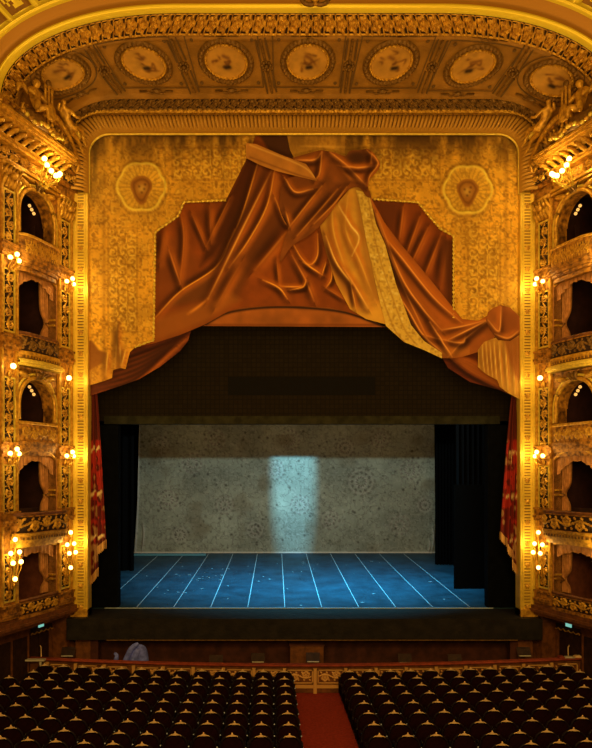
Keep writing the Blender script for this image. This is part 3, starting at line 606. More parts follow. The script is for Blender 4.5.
# reeded torus round the stage opening
n = 1900
def torus():
    G = []
    for k in np.linspace(0, 1, 12):
        an = k*math.pi; o_ = .5-.5*math.cos(an); y = -.02-.26*math.sin(an)-.22*o_
        g = arch_curve(y, 13.40+.55*o_, .85+.5*o_, 8.45+.60*o_, z0=11.5+.0*o_)
        # long straight side legs down to the post
        G.append(g)
    return np.stack(G)
def arch_leg(y, zt, a, b_, Wd, zb):
    th = np.linspace(0, math.pi/2, 40, endpoint=False); x = np.r_[[-Wd]*20, -Wd+a*(1-np.cos(th)), np.linspace(-Wd+a, Wd-a, 120)]
    z = np.r_[np.linspace(zb, zt-b_, 20, endpoint=False), zt-b_+b_*np.sin(th), np.full(120, zt)]
    x = np.r_[x, -x[:60][::-1]]; z = np.r_[z, z[:60][::-1]]; return np.stack([x, np.full(x.shape, y), z+ZC], -1)
G = []; ks = np.linspace(0, 1, 12)
for k in ks:
    an = k*math.pi; o_ = .5-.5*math.cos(an); G.append(arch_leg(-.02-.24*math.sin(an)-.2*o_, 13.40+.55*o_, .85+.45*o_, .8+.4*o_, 8.45+.72*o_, 11.0))
G = np.stack(G); L = np.r_[0, np.cumsum(np.linalg.norm(np.diff(G[6], axis=0), axis=1))]; Lq = np.linspace(0, L[-1], n)
G = np.stack([np.stack([np.interp(Lq, L, g[:, k]) for k in range(3)], -1) for g in G]); N = normals(G)
H = .07*(np.abs(np.sin(Lq*math.pi/.15))**.6)[None, :]*np.clip(np.sin(ks*math.pi)*1.6, 0, 1)[:, None]
H[:3] = .04; H[-2:] = .05
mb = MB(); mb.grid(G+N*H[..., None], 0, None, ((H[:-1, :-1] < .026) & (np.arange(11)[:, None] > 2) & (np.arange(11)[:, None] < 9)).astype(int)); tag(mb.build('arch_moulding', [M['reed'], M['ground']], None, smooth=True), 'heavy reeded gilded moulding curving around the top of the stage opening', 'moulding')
mb = MB(); g = arch_leg(.02, 13.36, .83, .78, 8.42, 11.0); mb.tube([tuple(q) for q in g], .05, 6); tag(mb.build('trim_4', M['gold_hi'], None, True), 'thin gilded fillet inside the reeded moulding', kind='structure')
# wall above the opening behind the moulding
mb = MB(); g0 = arch_leg(.55, 13.45, .85, .8, 8.5, 11.0); g1 = np.array(g0); g1[:, 0] = np.sign(g0[:, 0])*12.5; g1[:, 2] = np.where(np.abs(g0[:, 0]) < 7.7, 24.5, g0[:, 2])
mb.grid([g0, np.stack([np.where(np.abs(g0[:, 0]) > 7.6, np.sign(g0[:, 0])*15.1, g0[:, 0]*1.96), g0[:, 1], np.where(np.abs(g0[:, 0]) > 7.6, g0[:, 2], 24.5)], -1)])
mb.box(-15.1, -8.46, .5, .6, -1.9, 24.3); mb.box(8.46, 15.1, .5, .6, -1.9, 24.3)
struct(mb, 'wall_proscenium', M['black'])

# outer arches: bright cyma, orange band, second bead and the coffered main ceiling
def outer(o_, y): return arch_curve(y, 15.57+o_, 6.1+o_*.9, 10.38+o_, z0=12.7)
def ring(name, offs, mats, label, bead=False, n=400):
    G = np.stack([outer(a, b_) for a, b_ in offs]); mb = MB(); mb.grid(G); return tag(mb.build(name, mats, None, True), label, kind='structure')
ring('trim_5', [(0+.26*t, -3.8-.22*math.sin(t*math.pi)*.8-.1*t) for t in np.linspace(0, 1, 8)], M['smooth_gilt'], 'bright yellow gilded roll moulding outside the cove')
ring('trim_6', [(.26+.38*t, -3.9+.12*math.sin(t*math.pi)-.25*t) for t in np.linspace(0, 1, 6)], mat('orange_band', (184, 108, 24), .5, .2), 'smooth orange gold band outside the bright moulding')
ring('trim_7', [(.64+.2*t, -4.15-.16*math.sin(t*math.pi)) for t in np.linspace(0, 1, 6)], M['smooth_gilt'], 'second yellow gilded roll moulding at the ceiling edge')
def ceil():
    offs = np.linspace(.84, 4.6, 42); G = np.stack([outer(a, -4.15-.9*(a-.84)) for a in offs]); L = np.r_[0, np.cumsum(np.linalg.norm(np.diff(G[0], axis=0), axis=1))]
    Lq = np.linspace(0, L[-1], 420); G = np.stack([np.stack([np.interp(Lq/L[-1], L/L[-1], g[:, k]) for k in range(3)], -1) for g in G]); N = normals(G)
    ph = (Lq/.95) % 1-.5; qq = ((offs-.84)/.85) % 1-.5; r = np.maximum(np.abs(ph)[None, :], np.abs(qq)[:, None]); rr = np.hypot(ph[None, :], qq[:, None])
    H = .10*(r > .40)+.07*np.exp(-(rr/.17)**2)+.03*np.exp(-((rr-.3)/.04)**2)
    mb = MB(); mb.grid(G+N*H[..., None], 0, None, (H[:-1, :-1] < .018).astype(int)); return mb.build('ceiling', [M['smooth_gilt'], M['soffit']], None, True)
tag(ceil(), 'coffered gilded main ceiling beyond the arch', kind='structure')
# cartouche on the crown of the outer arch
r = empty('crown_cartouche', (0.05, -4.2, ZC+16.2), 'small gilded scroll cartouche at the crown of the outer arch', 'cartouche')
mb = MB(); c0 = Vector(px(315, 0, 23.0)); 
for sx in (-1, 1):
    pts = [(c0.x+sx*(.10+.34*t*math.cos(t*6.2)), c0.y-.1, c0.z-.02+.26*t*math.sin(t*6.2)) for t in np.linspace(.15, 1, 26)]
    mb.tube(pts, [.03+.05*t for t in np.linspace(0, 1, 26)], 6)
mb.build('scroll', M['dark_gold'], r, True)
mb = MB(); mb.ball((c0.x, c0.y-.15, c0.z+.05), .17, 10, 0, (1, .5, 1.3)); mb.ball((c0.x, c0.y-.15, c0.z-.22), .07, 8); mb.build('boss', M['gold'], r, True)

# ------------------------------------------------------------------ cove medallions and ribs
PS = np.linspace(.2, .83, 64); GG = np.stack([arch_p(p) for p in PS]); NN = normals(GG); PP = topx(GG)
def surf(x, y):
    d = (PP[..., 0]-x)**2+(PP[..., 1]-y)**2; i, j = np.unravel_index(d.argmin(), d.shape); i = min(max(i, 1), len(PS)-2); j = min(max(j, 1), GG.shape[1]-2)
    c = Vector(GG[i, j]); nrm = Vector(NN[i, j]); t = Vector(GG[i, j+1]-GG[i, j-1]).normalized(); b_ = nrm.cross(t).normalized()
    if b_.z < 0: b_ = -b_
    return c, t, b_, nrm, i, j
_NU = 1500; _GL = []; _LT = []
for g in GG:
    L_ = np.r_[0, np.cumsum(np.linalg.norm(np.diff(g, axis=0), axis=1))]; q_ = np.linspace(0, L_[-1], _NU); _LT.append(L_[-1]); _GL.append(np.stack([np.interp(q_, L_, g[:, k]) for k in range(3)], -1))
GG = np.stack(_GL); NN = normals(GG); PP = topx(GG); _LT = np.array(_LT)
def on_cove(i, j, pitch):
    def T(p):
        fi = i+p[1]/pitch; fi = min(max(fi, 0), len(PS)-1.001); fj = j+p[0]/_LT[int(fi)]*_NU; fj = min(max(fj, 0), _NU-1.001)
        a, b_ = int(fi), int(fj); x, y = fi-a, fj-b_
        def bl(G): return G[a, b_]*(1-x)*(1-y)+G[a+1, b_]*x*(1-y)+G[a, b_+1]*(1-x)*y+G[a+1, b_+1]*x*y
        return tuple(bl(GG)+bl(NN)*(p[2]+.01))
    return T
med = [(62, 73), (144, 62), (226, 61), (308, 61), (391, 62), (473, 65), (553, 79)]
ordn = ['first', 'second', 'third', 'middle', 'fifth', 'sixth', 'last']
for q, (x, y) in enumerate(med):
    c, t, b_, nrm, i, j = surf(x, y)
    T = on_cove(i, j, float(np.linalg.norm(GG[min(i+3, 63), j]-GG[max(i-3, 0), j]))/6)
    lab = 'round painted medallion in a gilded ring on the cove, '+(f'{ordn[q]} from the left' if q not in (3, 6) else ('at the centre over the stage' if q == 3 else 'at the far right corner'))
    r = empty('ceiling_medallion', c, lab, 'ceiling medallion', 'cove medallions')
    R = 1.0 if q not in (0, 6) else .98
    RY = .92
    for nm, r0_, r1_, h0, mm in (('outer_ring', .80, 1.0, .10, 'dark_gold'), ('inner_ring', .68, .78, .07, 'gold')):
        mb = MB(T); n = 72; P = []
        for k in range(9):
            a = k/8; rr = r0_+(r1_-r0_)*a; P.append([(R*rr*math.cos(th), R*RY*rr*math.sin(th), .03+h0*math.sin(a*math.pi)*(1+.35*math.sin(th*36))) for th in np.linspace(0, 2*math.pi, n+145)])
        mb.grid(P).build(nm, M[mm], r, True)
    # canvas with a light ground and a dark putto like blot
    N_ = 40; th = np.linspace(0, 2*math.pi, 60); rr = np.linspace(0, .70, 22); P = [[(R*a*math.cos(t_), R*RY*a*math.sin(t_), .035) for t_ in th] for a in rr]
    X = np.array(P)[..., 0]; Y = np.array(P)[..., 1]; pt = Paint(X*26, Y*26, (178, 108, 26)); rs = np.random.RandomState(q)
    pt.C *= (.85+.3*vnoise(X*26+200, Y*26+100, 7, q, 3))[..., None]
    bx = rs.uniform(-3, 5)*(1 if q % 2 else 1)
    for k in range(7):
        ax, ay = rs.uniform(-8, 8), rs.uniform(-6, 9); pt.stroke([(ax, ay), (ax+rs.uniform(-6, 6), ay+rs.uniform(-5, 5)), (ax+rs.uniform(-7, 7), ay+rs.uniform(-5, 5))], 1.2, (104, 52, 12), .85)
    pt.stroke([(bx-1.5, -6), (bx+1.5, -5.5)], 2.2, (38, 20, 8), .95, 0, False)
    pt.stroke([(rs.uniform(-4, 4), 6), (rs.uniform(-2, 6), 4)], 2.0, (110, 56, 16), .8, 0, False)
    MB(T).grid(P).build('painted_canvas', M['paint'], r, True, alb(pt.C.reshape(-1, 3)))['label'] = 'painted putto scene on a light ground'
    mb = MB(T)                                             # panel frame with small corner blocks
    w, h = 1.22, 1.02
    for a0, a1 in (((-w, -h), (w, -h)), ((w, -h), (w*1.04, h)), ((w*1.04, h), (-w*1.04, h)), ((-w*1.04, h), (-w, -h))):
        mb.grid([[(a0[0]+(a1[0]-a0[0])*f+(o2 if a0[1] != a1[1] and abs(a0[1]-a1[1]) > 1 else 0), a0[1]+(a1[1]-a0[1])*f+(o2 if abs(a0[1]-a1[1]) < 1 else 0), .05) for f in np.linspace(0, 1, 14)] for o2 in (-.022, .022)])
    for sx in (-1, 1):
        for sy in (-1, 1): mb.ball((sx*w*.86, sy*h*.84, .03), .07, 6, 0, (1, 1, .6))
    if q in (0, 6): mb = MB(T); mb.tube([(1.15*math.cos(a), 1.06*math.sin(a), .03) for a in np.linspace(0, 2*math.pi, 50)], .022, 5)
    mb.build('panel_moulding', M['line'], r)
    for sy, mm in ((1, 'dark_gold'), (-1, 'dark_gold')):   # scroll ornament above and below
        mb = MB(T)
        for sx in (-1, 1):
            mb.tube([(sx*(.18+.14*k_*math.cos(k_*6)), sy*1.17+.10*k_*math.sin(k_*6), .05) for k_ in np.linspace(.2, 1, 14)], .03, 5)
            mb.tube([(sx*.34, sy*1.17, .04), (sx*.62, sy*1.17, .04)], .035, 5)
        mb.ball((0, sy*1.17, .04), .13, 8, 0, (1.2, .8, .6)); mb.build('scroll_ornament', M[mm], r, True)
ribs = [(104, 70, 86, 38, 121, 92), (184, 66, 171, 38, 195, 92), (266.5, 65, 260, 38, 272, 92), (349, 65, 353, 38, 345, 92), (432, 66, 443, 39, 422, 92), (513, 72, 530, 46, 497, 94)]
on = ['first', 'second', 'third', 'fourth', 'fifth', 'sixth']
for q, (x, y, xa, ya, xb, yb) in enumerate(ribs):
    c, t, b_, nrm, i, j = surf(x, y); ca = surf(xa, ya)[0]; cb = surf(xb, yb)[0]
    r = empty('ceiling_rib', c, f'narrow gilded rib with a rosette between two medallions, {on[q]} from the left', 'ceiling rib', 'ribs between the medallions')
    d = (ca-cb).normalized(); sd = d.cross(nrm).normalized()
    for k_, off in enumerate((-.17, .17)):
        for (a0, a1) in ((cb, c-d*.22), (c+d*.22, ca)):
            mb = MB(); mb.tube([tuple(a0+sd*off+nrm*.04), tuple((a0+a1)/2+sd*off+nrm*.05), tuple(a1+sd*off+nrm*.04)], .035, 6); mb.build('rib_bar', M['line'], r)
    mb = MB(); mb.tube([tuple(cb+sd*0+nrm*.05), tuple(c-d*.2+nrm*.05)], .05, 6); mb.tube([tuple(c+d*.2+nrm*.05), tuple(ca+nrm*.05)], .05, 6); mb.build('centre_moulding', M['dark_gold'], r)
    mb = MB()
    for k_ in range(9):
        a = k_*2*math.pi/9; mb.ball(tuple(c+sd*.15*math.cos(a)+d*.15*math.sin(a)+nrm*.05), .065, 6)
    mb.ball(tuple(c+nrm*.08), .08, 8); mb.build('rosette', M['dark_gold'], r, True)

# ------------------------------------------------------------------ side walls with stage boxes
def side_map(s):
    return lambda p: (s*(9.08+.33*p[0]-.944*p[1]), -.944*p[0]-.33*p[1], p[2])      # p = (along the wall, out from the wall, height)
def scrollH(U, V, cell, wd, seed=0):
    """carved vine: U across (m, centred), V along; returns relief height"""
    j = np.floor(V/cell); sg = np.where((j+seed) % 2 > 0, 1, -1); fv = V-(j+.5)*cell; cu = U-sg*wd*.12; r = np.hypot(cu, fv); th = np.arctan2(fv, cu*sg)
    R = min(wd, cell)*.36; sp = np.exp(-((r-R*(.72+.10*np.cos(5*th)))/(.13*R*2))**2)+np.exp(-(r/(R*.28))**2)
    stem = np.exp(-((U+sg*wd*.18*np.cos(fv/cell*math.pi))/(wd*.07))**2)*.8
    leaf = np.clip(np.cos(V*2*math.pi/cell*2+U*9)*np.cos(U*2*math.pi/wd*1.5), 0, 1)*.6*(np.abs(U) < wd*.42)
    return np.clip(np.maximum(np.maximum(sp, stem), leaf), 0, 1)
def relief(T, u0, u1, z0, z1, w, depth=.07, vert=True, cell=.42, seed=0, thr=.47, n=None, wf=None):
    nu = max(int((u1-u0)/.022), 10); nz = max(int((z1-z0)/.022), 10)
    U, Z = np.meshgrid(np.linspace(u0, u1, nu), np.linspace(z0, z1, nz)); uc = (u0+u1)/2; zc = (z0+z1)/2
    H = scrollH(U-uc, Z-z0, cell, u1-u0, seed) if vert else scrollH(Z-zc, U-u0, cell, z1-z0, seed)
    Wv = w+H*depth+(wf(U) if wf else 0); mb = MB(T); mb.grid(np.stack([U, Wv, Z], -1), 0, None, (H[:-1, :-1] < thr).astype(int)); return mb
def mapz(z): return z+ZC
def lamp_bulbs(T, r, spots, metal='gold', wall=0.0, lightpow=0, lightloc=None, arms=True, rb=.075):
    for (u, w, z) in spots:
        mb = MB(T); mb.ball((u, w, z), rb, 10); mb.build('bulb', M['bulb'], r, True)
    for (u, w, z) in spots:
        mb = MB(T); mb.lathe((u, w, z-.15), [(.02, 0), (.045, .03), (.03, .09)], 8); mb.build('candle_cup', M[metal], r)
    if arms:
        zc = min(z for _, _, z in spots)-.28; uc = sum(u for u, _, _ in spots)/len(spots)
        mb = MB(T)
        for (u, w, z) in spots: mb.tube([(uc, wall, zc), (uc+(u-uc)*.4, wall+.1, zc-.06), (u, w, z-.22), (u, w, z-.14)], .022, 6)
        mb.build('curved_arm', M[metal], r, True)
        mb = MB(T); mb.ball((uc, wall+.02, zc), .10, 8, 0, (.9, .4, 1.6)); mb.build('backplate', M[metal], r, True)
    if lightpow:
        d = bpy.data.lights.new('sconce_light', 'POINT'); d.energy = lightpow; d.color = (1, .70, .26); d.shadow_soft_size = .12
        o = bpy.data.objects.new('sconce_light', d); C.objects.link(o); o.location = Vector(T(lightloc))-r.location; o.parent = r
levelname = {0: 'lowest', 1: 'second', 2: 'third', 3: 'fourth', 4: 'top'}
for s in (-1, 1):
    side = 'left' if s < 0 else 'right'; T = side_map(s); z = mapz
    # plain wall body with the bay cut out
    mb = MB(T)
    mb.box(-.05, 1.0, -.5, 0, z(-5.4), z(12.7)); mb.box(3.15, 4.15, -.5, 0, z(-5.4), z(12.7)); mb.box(4.15, 8, -.5, -.08, z(-5.4), z(12.7))
    for a, b_ in ((-5.4, -4.9), (-2.5, -2.0), (.95, 1.2), (3.55, 4.6), (7.5, 7.9), (10.35, 12.7)): mb.box(.95, 3.2, -.5, 0, z(a), z(b_))
    struct(mb, f'wall_{side}', M['gold_soft'], f'gilded {side} side wall holding the stage boxes')
    mb = MB(T); mb.box(-.5, .35, -.9, -.7, 0, z(-5.4)); mb.box(1.65, 9, -.9, -.7, 0, z(-5.4)); mb.box(.35, 1.65, -.9, -.7, 2.0, z(-5.4)); mb.box(-.5, 0.25, -.7, -.08, 0, z(-5.4)); mb.box(.35, 1.65, -1.9, -1.85, 0, 2.1); mb.box(-.5, 9, -.9, 0, z(-5.42), z(-5.38))
    struct(mb, f'wall_lower_{side}', M['wood'], f'brown panelled lower wall on the {side}')
    mb = MB(T)
    for a in (1.8, 2.7, 3.6): mb.box(a, a+.75, -.7, -.67, .35, 1.9)
    mb.box(1.65, 9, -.7, -.64, .0, .22); struct(mb, f'baseboard_{side}', M['wood_dark'])
    # doorway with scalloped pelmet
    r = empty('stalls_doorway', T((1.0, -.7, 0)), f'dark {side} doorway with scalloped gilt pelmet under the lowest box', 'doorway', 'doorways beside the pit')
    mb = MB(T); mb.box(.38, .98, -.86, -.80, .02, 1.98); mb.build('door_leaf', M['wood_dark'], r)
    mb = MB(T); mb.box(1.02, 1.62, -.86, -.80, .02, 1.98); mb.build('door_leaf', M['wood_dark'], r)
    mb = MB(T); mb.tube([(.94, -.77, .8), (.94, -.72, .85), (.94, -.72, 1.3), (.94, -.77, 1.35)], .02, 6); mb.build('door_handle', M['crest'], r)
    us = np.linspace(.35, 1.65, 60); mb = MB(T); mb.grid([[(u, -.66, 2.12) for u in us], [(u, -.64, 1.98-.07*abs(math.sin(u*12))) for u in us]]); mb.build('scalloped_pelmet', M['wood_dark'], r)
    mb = MB(T); mb.tube([(u, -.62, 1.97-.07*abs(math.sin(u*12))) for u in us], .022, 5); mb.build('pelmet_braid', M['gold'], r)
    r2 = empty('exit_sign', T((1.05, -.6, 2.15)), f'small pale green lit sign over the {side} doorway', 'sign', 'lit door signs')
    mb = MB(T); mb.box(.93, 1.22, -.64, -.60, 2.10, 2.24); mb.build('sign_panel', M['exit'], r2); mb = MB(T); mb.box(.91, 1.24, -.66, -.635, 2.08, 2.26); mb.build('sign_case', M['wood_dark'], r2)
    # ledge under the lowest box
    mb = MB(T)
    for k, (w_, a, b_) in enumerate(((.16, -5.42, -5.3), (.28, -5.3, -5.2), (.2, -5.2, -5.05), (.1, -5.05, -4.98))): mb.box(-.1, 5, -.2, w_, z(a), z(b_))
    struct(mb, f'trim_ledge_{side}', M['wood'], f'moulded ledge under the lowest {side} box')
    # pilasters
    for pi_, (u0, u1, nm) in enumerate(((.08, .92, 'stage side'), (3.2, 4.05, 'audience side'))):
        uc = (u0+u1)/2; r = empty('pilaster', T((uc, 0, z(-4.98))), f'tall carved gilded pilaster on the {nm} of the {side} boxes', 'pilaster', 'carved pilasters')
        mb = MB(T)
        for a in (u0, u1-.1): mb.box(a, a+.1, 0, .10, z(-4.9), z(10.5))
        mb.build('edge_fillet', M['gold'], r)
        for li, (a, b_) in enumerate(((-4.3, -2.75), (-1.25, .30), (.95, 3.3), (4.95, 7.0), (7.95, 9.7))):
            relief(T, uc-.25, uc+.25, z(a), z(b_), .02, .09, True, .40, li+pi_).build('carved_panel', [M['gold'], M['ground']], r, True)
            mb = MB(T)
            for q in (uc-.29, uc+.25): mb.box(q, q+.04, 0, .07, z(a-.04), z(b_+.04))
            mb.box(uc-.29, uc+.29, 0, .07, z(a-.06), z(a)); mb.box(uc-.29, uc+.29, 0, .07, z(b_), z(b_+.06)); mb.build('panel_frame', M['gold_hi'], r)
        for a in (-4.95, -1.75, .62, 4.3, 7.45):
            mb = MB(T)
            for k, (w_, h0, h1) in enumerate(((.14, 0, .10), (.20, .10, .20), (.12, .20, .42), (.18, .42, .5))): mb.box(u0-.03, u1+.03, 0, w_, z(a+h0), z(a+h1))
            mb.build('base_block', M['gold_soft'], r)
        mb = MB(T)                                           # leafy capital
        for k in range(5):
            for e in range(2):
                x = u0+.08+(u1-u0-.16)*k/4; mb.tube([(x, .04, z(9.85+.3*e)), (x, .16+.06*e, z(10.0+.3*e)), (x+.02, .24+.06*e, z(10.16+.3*e)), (x, .20, z(10.06+.3*e))], [.07, .08, .06, .03], 6)
        mb.ball((uc, .25, z(10.2)), .13, 8); mb.box(u0-.06, u1+.06, 0, .24, z(10.5), z(10.62)); mb.build('capital', M['gold'], r, True)
        # wall sconces on this pilaster
        for lv, zz, kind in ((3, 7.42, 3), (2, 3.72, 1), (1, .78, 3), (0, -2.2, 5)):
            lab = {3: 'three bulb wall lamp', 1: 'single bulb wall lamp', 5: 'large six bulb wall lamp'}[kind]
            rr = empty('wall_lamp', T((uc, .05, z(zz))), f'{lab}, {nm} pilaster of the {side} wall, beside the {levelname[lv]} box', 'wall lamp', 'wall lamps on the pilasters')
            if kind == 1: sp = [(uc, .22, z(zz))]; pw = 16
            elif kind == 3: sp = [(uc-.22, .28, z(zz-.05)), (uc, .38, z(zz+.1)), (uc+.22, .28, z(zz-.05))]; pw = 34
            else: sp = [(uc-.22, .30, z(zz-.45)), (uc+.22, .30, z(zz-.45)), (uc-.2, .38, z(zz-.78)), (uc+.2, .38, z(zz-.78)), (uc, .30, z(zz)), (uc, .30, z(zz-1.35))]; pw = 30
            lamp_bulbs(T, rr, sp, 'gold', .05, pw, (uc, .62, z(zz-(.45 if kind == 5 else 0))), rb=.1 if kind == 1 else .08)
    # stage boxes
    for lv, (zb, zt, kind) in enumerate(((-4.42, -2.5, 'flat'), (-1.36, .95, 'drape'), (1.85, 3.43, 'arch'), (4.98, 7.5, 'drape'), (8.42, 10.22, 'arch'))):
        lab = {('flat'): 'open box with brown lining and side curtain', 'drape': 'box with apricot scalloped pelmet and tied curtain', 'arch': 'arched box with dark interior'}[kind]
        r = empty('stage_box', T((2.1, 0, z(zb-.7))), f'{levelname[lv]} {side} stage {lab}', 'theatre box', 'stage boxes')
        ua, ub = (1.22, 3.08) if kind == 'arch' else (1.0, 3.15)
        lin_ = M['box_brown'] if lv == 0 else M['box_red']; mb = MB(T)
        zt2 = zt+.02 if kind != 'arch' else zt+.48
        mb.box(.96, ub+.03, -2.3, -2.25, z(zb-.6), z(zt2)); mb.box(.9, .96, -2.3, -.3, z(zb-.6), z(zt2)); mb.box(ub+.03, ub+.07, -2.3, -.5, z(zb-.6), z(zt2)); mb.box(.9, ub+.07, -2.3, -.3, z(zt2), z(zt2+.05)); mb.box(.9, ub+.07, -2.3, .0, z(zb-.65), z(zb-.58))
        mb.build('box_interior', lin_, r)
        mb = MB(T); mb.box(ua-.04, ua, -.35, .02, z(zb-.5), z(zt-(.9 if kind == 'arch' else .1)))
        mb.build('jamb', M['drape'] if kind != 'arch' else M['gold_soft'], r)
        if kind == 'arch':
            uc, R = (ua+ub)/2, (ub-ua)/2; zs = zt-R; n_ = 28
            A = [(uc+R*math.cos(a), zs+R*math.sin(a)) for a in np.linspace(math.pi, 0, n_)]; top_ = zt+.32
            Oo = []
            for (a, b_) in A: Oo.append((.96+(a-ua)/(ub-ua)*(3.19-.96), top_))
            mb = MB(T); mb.grid([[(a, .0, z(b_)) for a, b_ in A], [(a, .0, z(b_)) for a, b_ in Oo]]); mb.grid([[(a, .0, z(b_)) for a, b_ in A], [(a, -.45, z(b_)) for a, b_ in A]])
            mb.add([(.96, 0, z(zs)), (ua, 0, z(zs)), (.96, 0, z(top_))], [(0, 1, 2)]); mb.add([(3.19, 0, z(zs)), (ub, 0, z(zs)), (3.19, 0, z(top_))], [(0, 1, 2)])
            mb.box(.96, ua, -.4, 0, z(zb-.1), z(zs)); mb.box(ub, 3.19, -.4, 0, z(zb-.1), z(zs)); mb.build('spandrel', M['gold_soft'], r)
            for nm_, dr, w0, rad, mm in (('archivolt', .06, .05, .075, 'gold'), ('outer_archivolt', .20, .02, .05, 'gold_hi')):
                mb = MB(T); pts = [(uc-(R+dr)*1.0, w0, z(zb+.1))]+[(uc+(R+dr)*math.cos(a), w0, z(zs+(R+dr)*math.sin(a))) for a in np.linspace(math.pi, 0, 30)]+[(uc+(R+dr), w0, z(zb+.1))]; mb.tube(pts, rad, 8); mb.build(nm_, M[mm], r, True)
            mb = MB(T)
            for k in range(-1, 2): mb.tube([(uc+k*.1, .1, z(zt+.02)), (uc+k*.16, .2, z(zt+.18)), (uc+k*.24, .12, z(zt+.32))], [.05, .07, .03], 6)
            mb.build('keystone', M['dark_gold'], r, True)
            for sx in (-1, 1):
                mb = MB(T); mb.tube([(uc+sx*(.42+.15*k), .03+.03*(k % 2), z(zt+.05+.03*k)) for k in range(5)], [.05, .09, .11, .10, .05], 7); mb.build('spandrel_leaf', M['gold'], r, True)
            for k in range(3):
                mb = MB(T); mb.ball((1.2-.05*k, -1.05+.06*k, z(zt+(.02 if lv == 4 else -.08)-.14*k)), .065, 8); mb.build('ceiling_light', M['bulb_dim'], r, True)
            mb = MB(T); mb.box(1.5, 2.0, -2.24, -2.2, z(zb-.5), z(zb+1.0)); mb.box(2.1, 2.7, -2.24, -2.2, z(zb-.5), z(zb+1.0)); mb.build('back_door', M['wood_dark'], r)
            if lv == 4:
                mb = MB(T); mb.box(1.3, 1.34, -.9, -.7, z(zb), z(zb+1.0)); mb.build('partition', M['box_red'], r)
        else:
            us = np.linspace(ua, ub, 80); mid = (ua+ub)/2; pl_h = .62 if kind == 'drape' else .42
            def topz(u): return zt-.05-.35*((u-mid)/(ub-ua)*2)**2*(1 if kind == 'drape' else .3)
            rows = []
            for k in np.linspace(0, 1, 8):
                rows.append([(u, -.10+.035*math.sin(u*30)*k-.0*k, z(topz(u)-k*(pl_h*(.55+.45*((u-mid)/(ub-ua)*2)**2)+.07*abs(math.sin((u-ua)*math.pi/(ub-ua)*5))))) for u in us])
            MB(T).grid(rows).build('pelmet', M['drape'], r, True)
            # arched moulding over the pelmet
            mb = MB(T); mb.tube([(u, -.02, z(topz(u)+.05)) for u in us], .06, 6); mb.build('pelmet_moulding', M['gold'], r, True)
            mb = MB(T); mb.grid([[(u, -.03, z(topz(u)+.02)) for u in us], [(u, -.03, z(zt+.12)) for u in us]]); mb.build('lunette', M['gold'], r)
            for (c0_, c1_, tag_) in ((ua+.12, ua+.62, 1),) + (((ub-.22, ub-.02, -1),) if lv else ()):
                rows = []
                for k in np.linspace(0, 1, 24):
                    pin = 1-.55*math.exp(-((k-.68)/.14)**2)-.15*k; cw = (c1_-c0_)*pin; base = c0_ if tag_ > 0 else c1_-cw
                    rows.append([(base+cw*a, -.30+.05*math.sin(a*26), z(zt-.35-k*(zt-.35-zb-.02))) for a in np.linspace(0, 1, 40)])
                MB(T).grid(rows).build('side_curtain', M['drape'], r, True)
                mb = MB(T); zz = zt-.35-.68*(zt-.35-zb); mb.tube([((c0_ if tag_ > 0 else c1_-.14)-.02, -.24, z(zz+.05)), ((c0_+c1_)/2 if tag_ > 0 else c1_, -.2, z(zz)), (c0_-.05 if tag_ > 0 else c1_, -.26, z(zz-.14))], .03, 6); mb.build('tieback', M['dark_gold'], r)
            mb = MB(T)
            for hz in (.25, .33): mb.box(ua-.01, ua+.12, -.5, -.0, z(zb+(zt-zb)*hz), z(zb+(zt-zb)*hz+.06))
            mb.build('jamb_moulding', M['gold'], r)
            if lv: 
                mb = MB(T); mb.box(1.3, 2.9, -.62, -.56, z(zb-.1), z(zb+.14)); mb.build('inner_rail', M['wood_dark'], r)
        # parapet
        pz0, pz1 = {0: (-4.98, -4.42), 1: (-2.06, -1.36), 2: (1.15, 1.85), 3: (4.3, 4.98), 4: (7.62, 8.42)}[lv]
        pw = {0: .12, 1: .50, 2: .10, 3: .22, 4: .30}[lv]; pu0, pu1 = (.62, 3.55) if lv == 1 else (.93, 3.2)
        wf = (lambda U, pw=pw, a=pu0, b_=pu1: pw*np.clip(1-np.abs((U-(a+b_)/2)/((b_-a)/2))**6, 0, 1)+.02)
        us = np.linspace(pu0, pu1, 50)
        mb = MB(T); mb.grid([[(u, float(wf(u)), z(pz0)) for u in us], [(u, float(wf(u)), z(pz1)) for u in us], [(u, -.12, z(pz1)) for u in us], [(u, -.12, z(pz0)) for u in us], [(u, float(wf(u)), z(pz0)) for u in us]]); pa = mb.build('parapet', M['gold_soft'], r)
        pa['base'] = tuple(r.location)
        if lv in (2, 4):
            pan = relief(T, pu0+.18, pu1-.18, z(pz0+.12), z(pz1-.14), .005, .035, False, .5 if lv == 2 else .22, lv, .25, wf=wf)
            pan.build('relief_panel', [M['gold'], M['gold_soft']], pa, True)
        else:
            pan = relief(T, pu0+.10, pu1-.10, z(pz0+.06), z(pz1-.10), .01, .07, False, .46 if lv != 1 else .62, lv, .34, wf=wf)
            pan.build('relief_panel', [M['gold'] if lv != 3 else M['dark_gold'], M['ground']], pa, True)
        for (dz, rad, mm) in ((0.0, .06, 'wood' if lv in (1, 3, 0) else 'gold'),):
            mb = MB(T); mb.tube([(u, float(wf(u))-.02, z(pz1+dz)) for u in us], rad, 8); mb.build('handrail', M[mm], pa, True)
        mb = MB(T)
        for k, (dw, h0, h1) in enumerate(((.08, -.06, .04), (.03, -.18, -.06), (-.04, -.3, -.18), (-.12, -.46, -.3))):
            if lv == 0 and k: continue
            mb.grid([[(u, max(float(wf(u))+dw, .02), z(pz0+h0)) for u in us], [(u, max(float(wf(u))+dw, .02), z(pz0+h1)) for u in us], [(u, 0, z(pz0+h1)) for u in us]]); mb.grid([[(u, max(float(wf(u))+dw, .02), z(pz0+h0)) for u in us], [(u, 0, z(pz0+h0)) for u in us]])
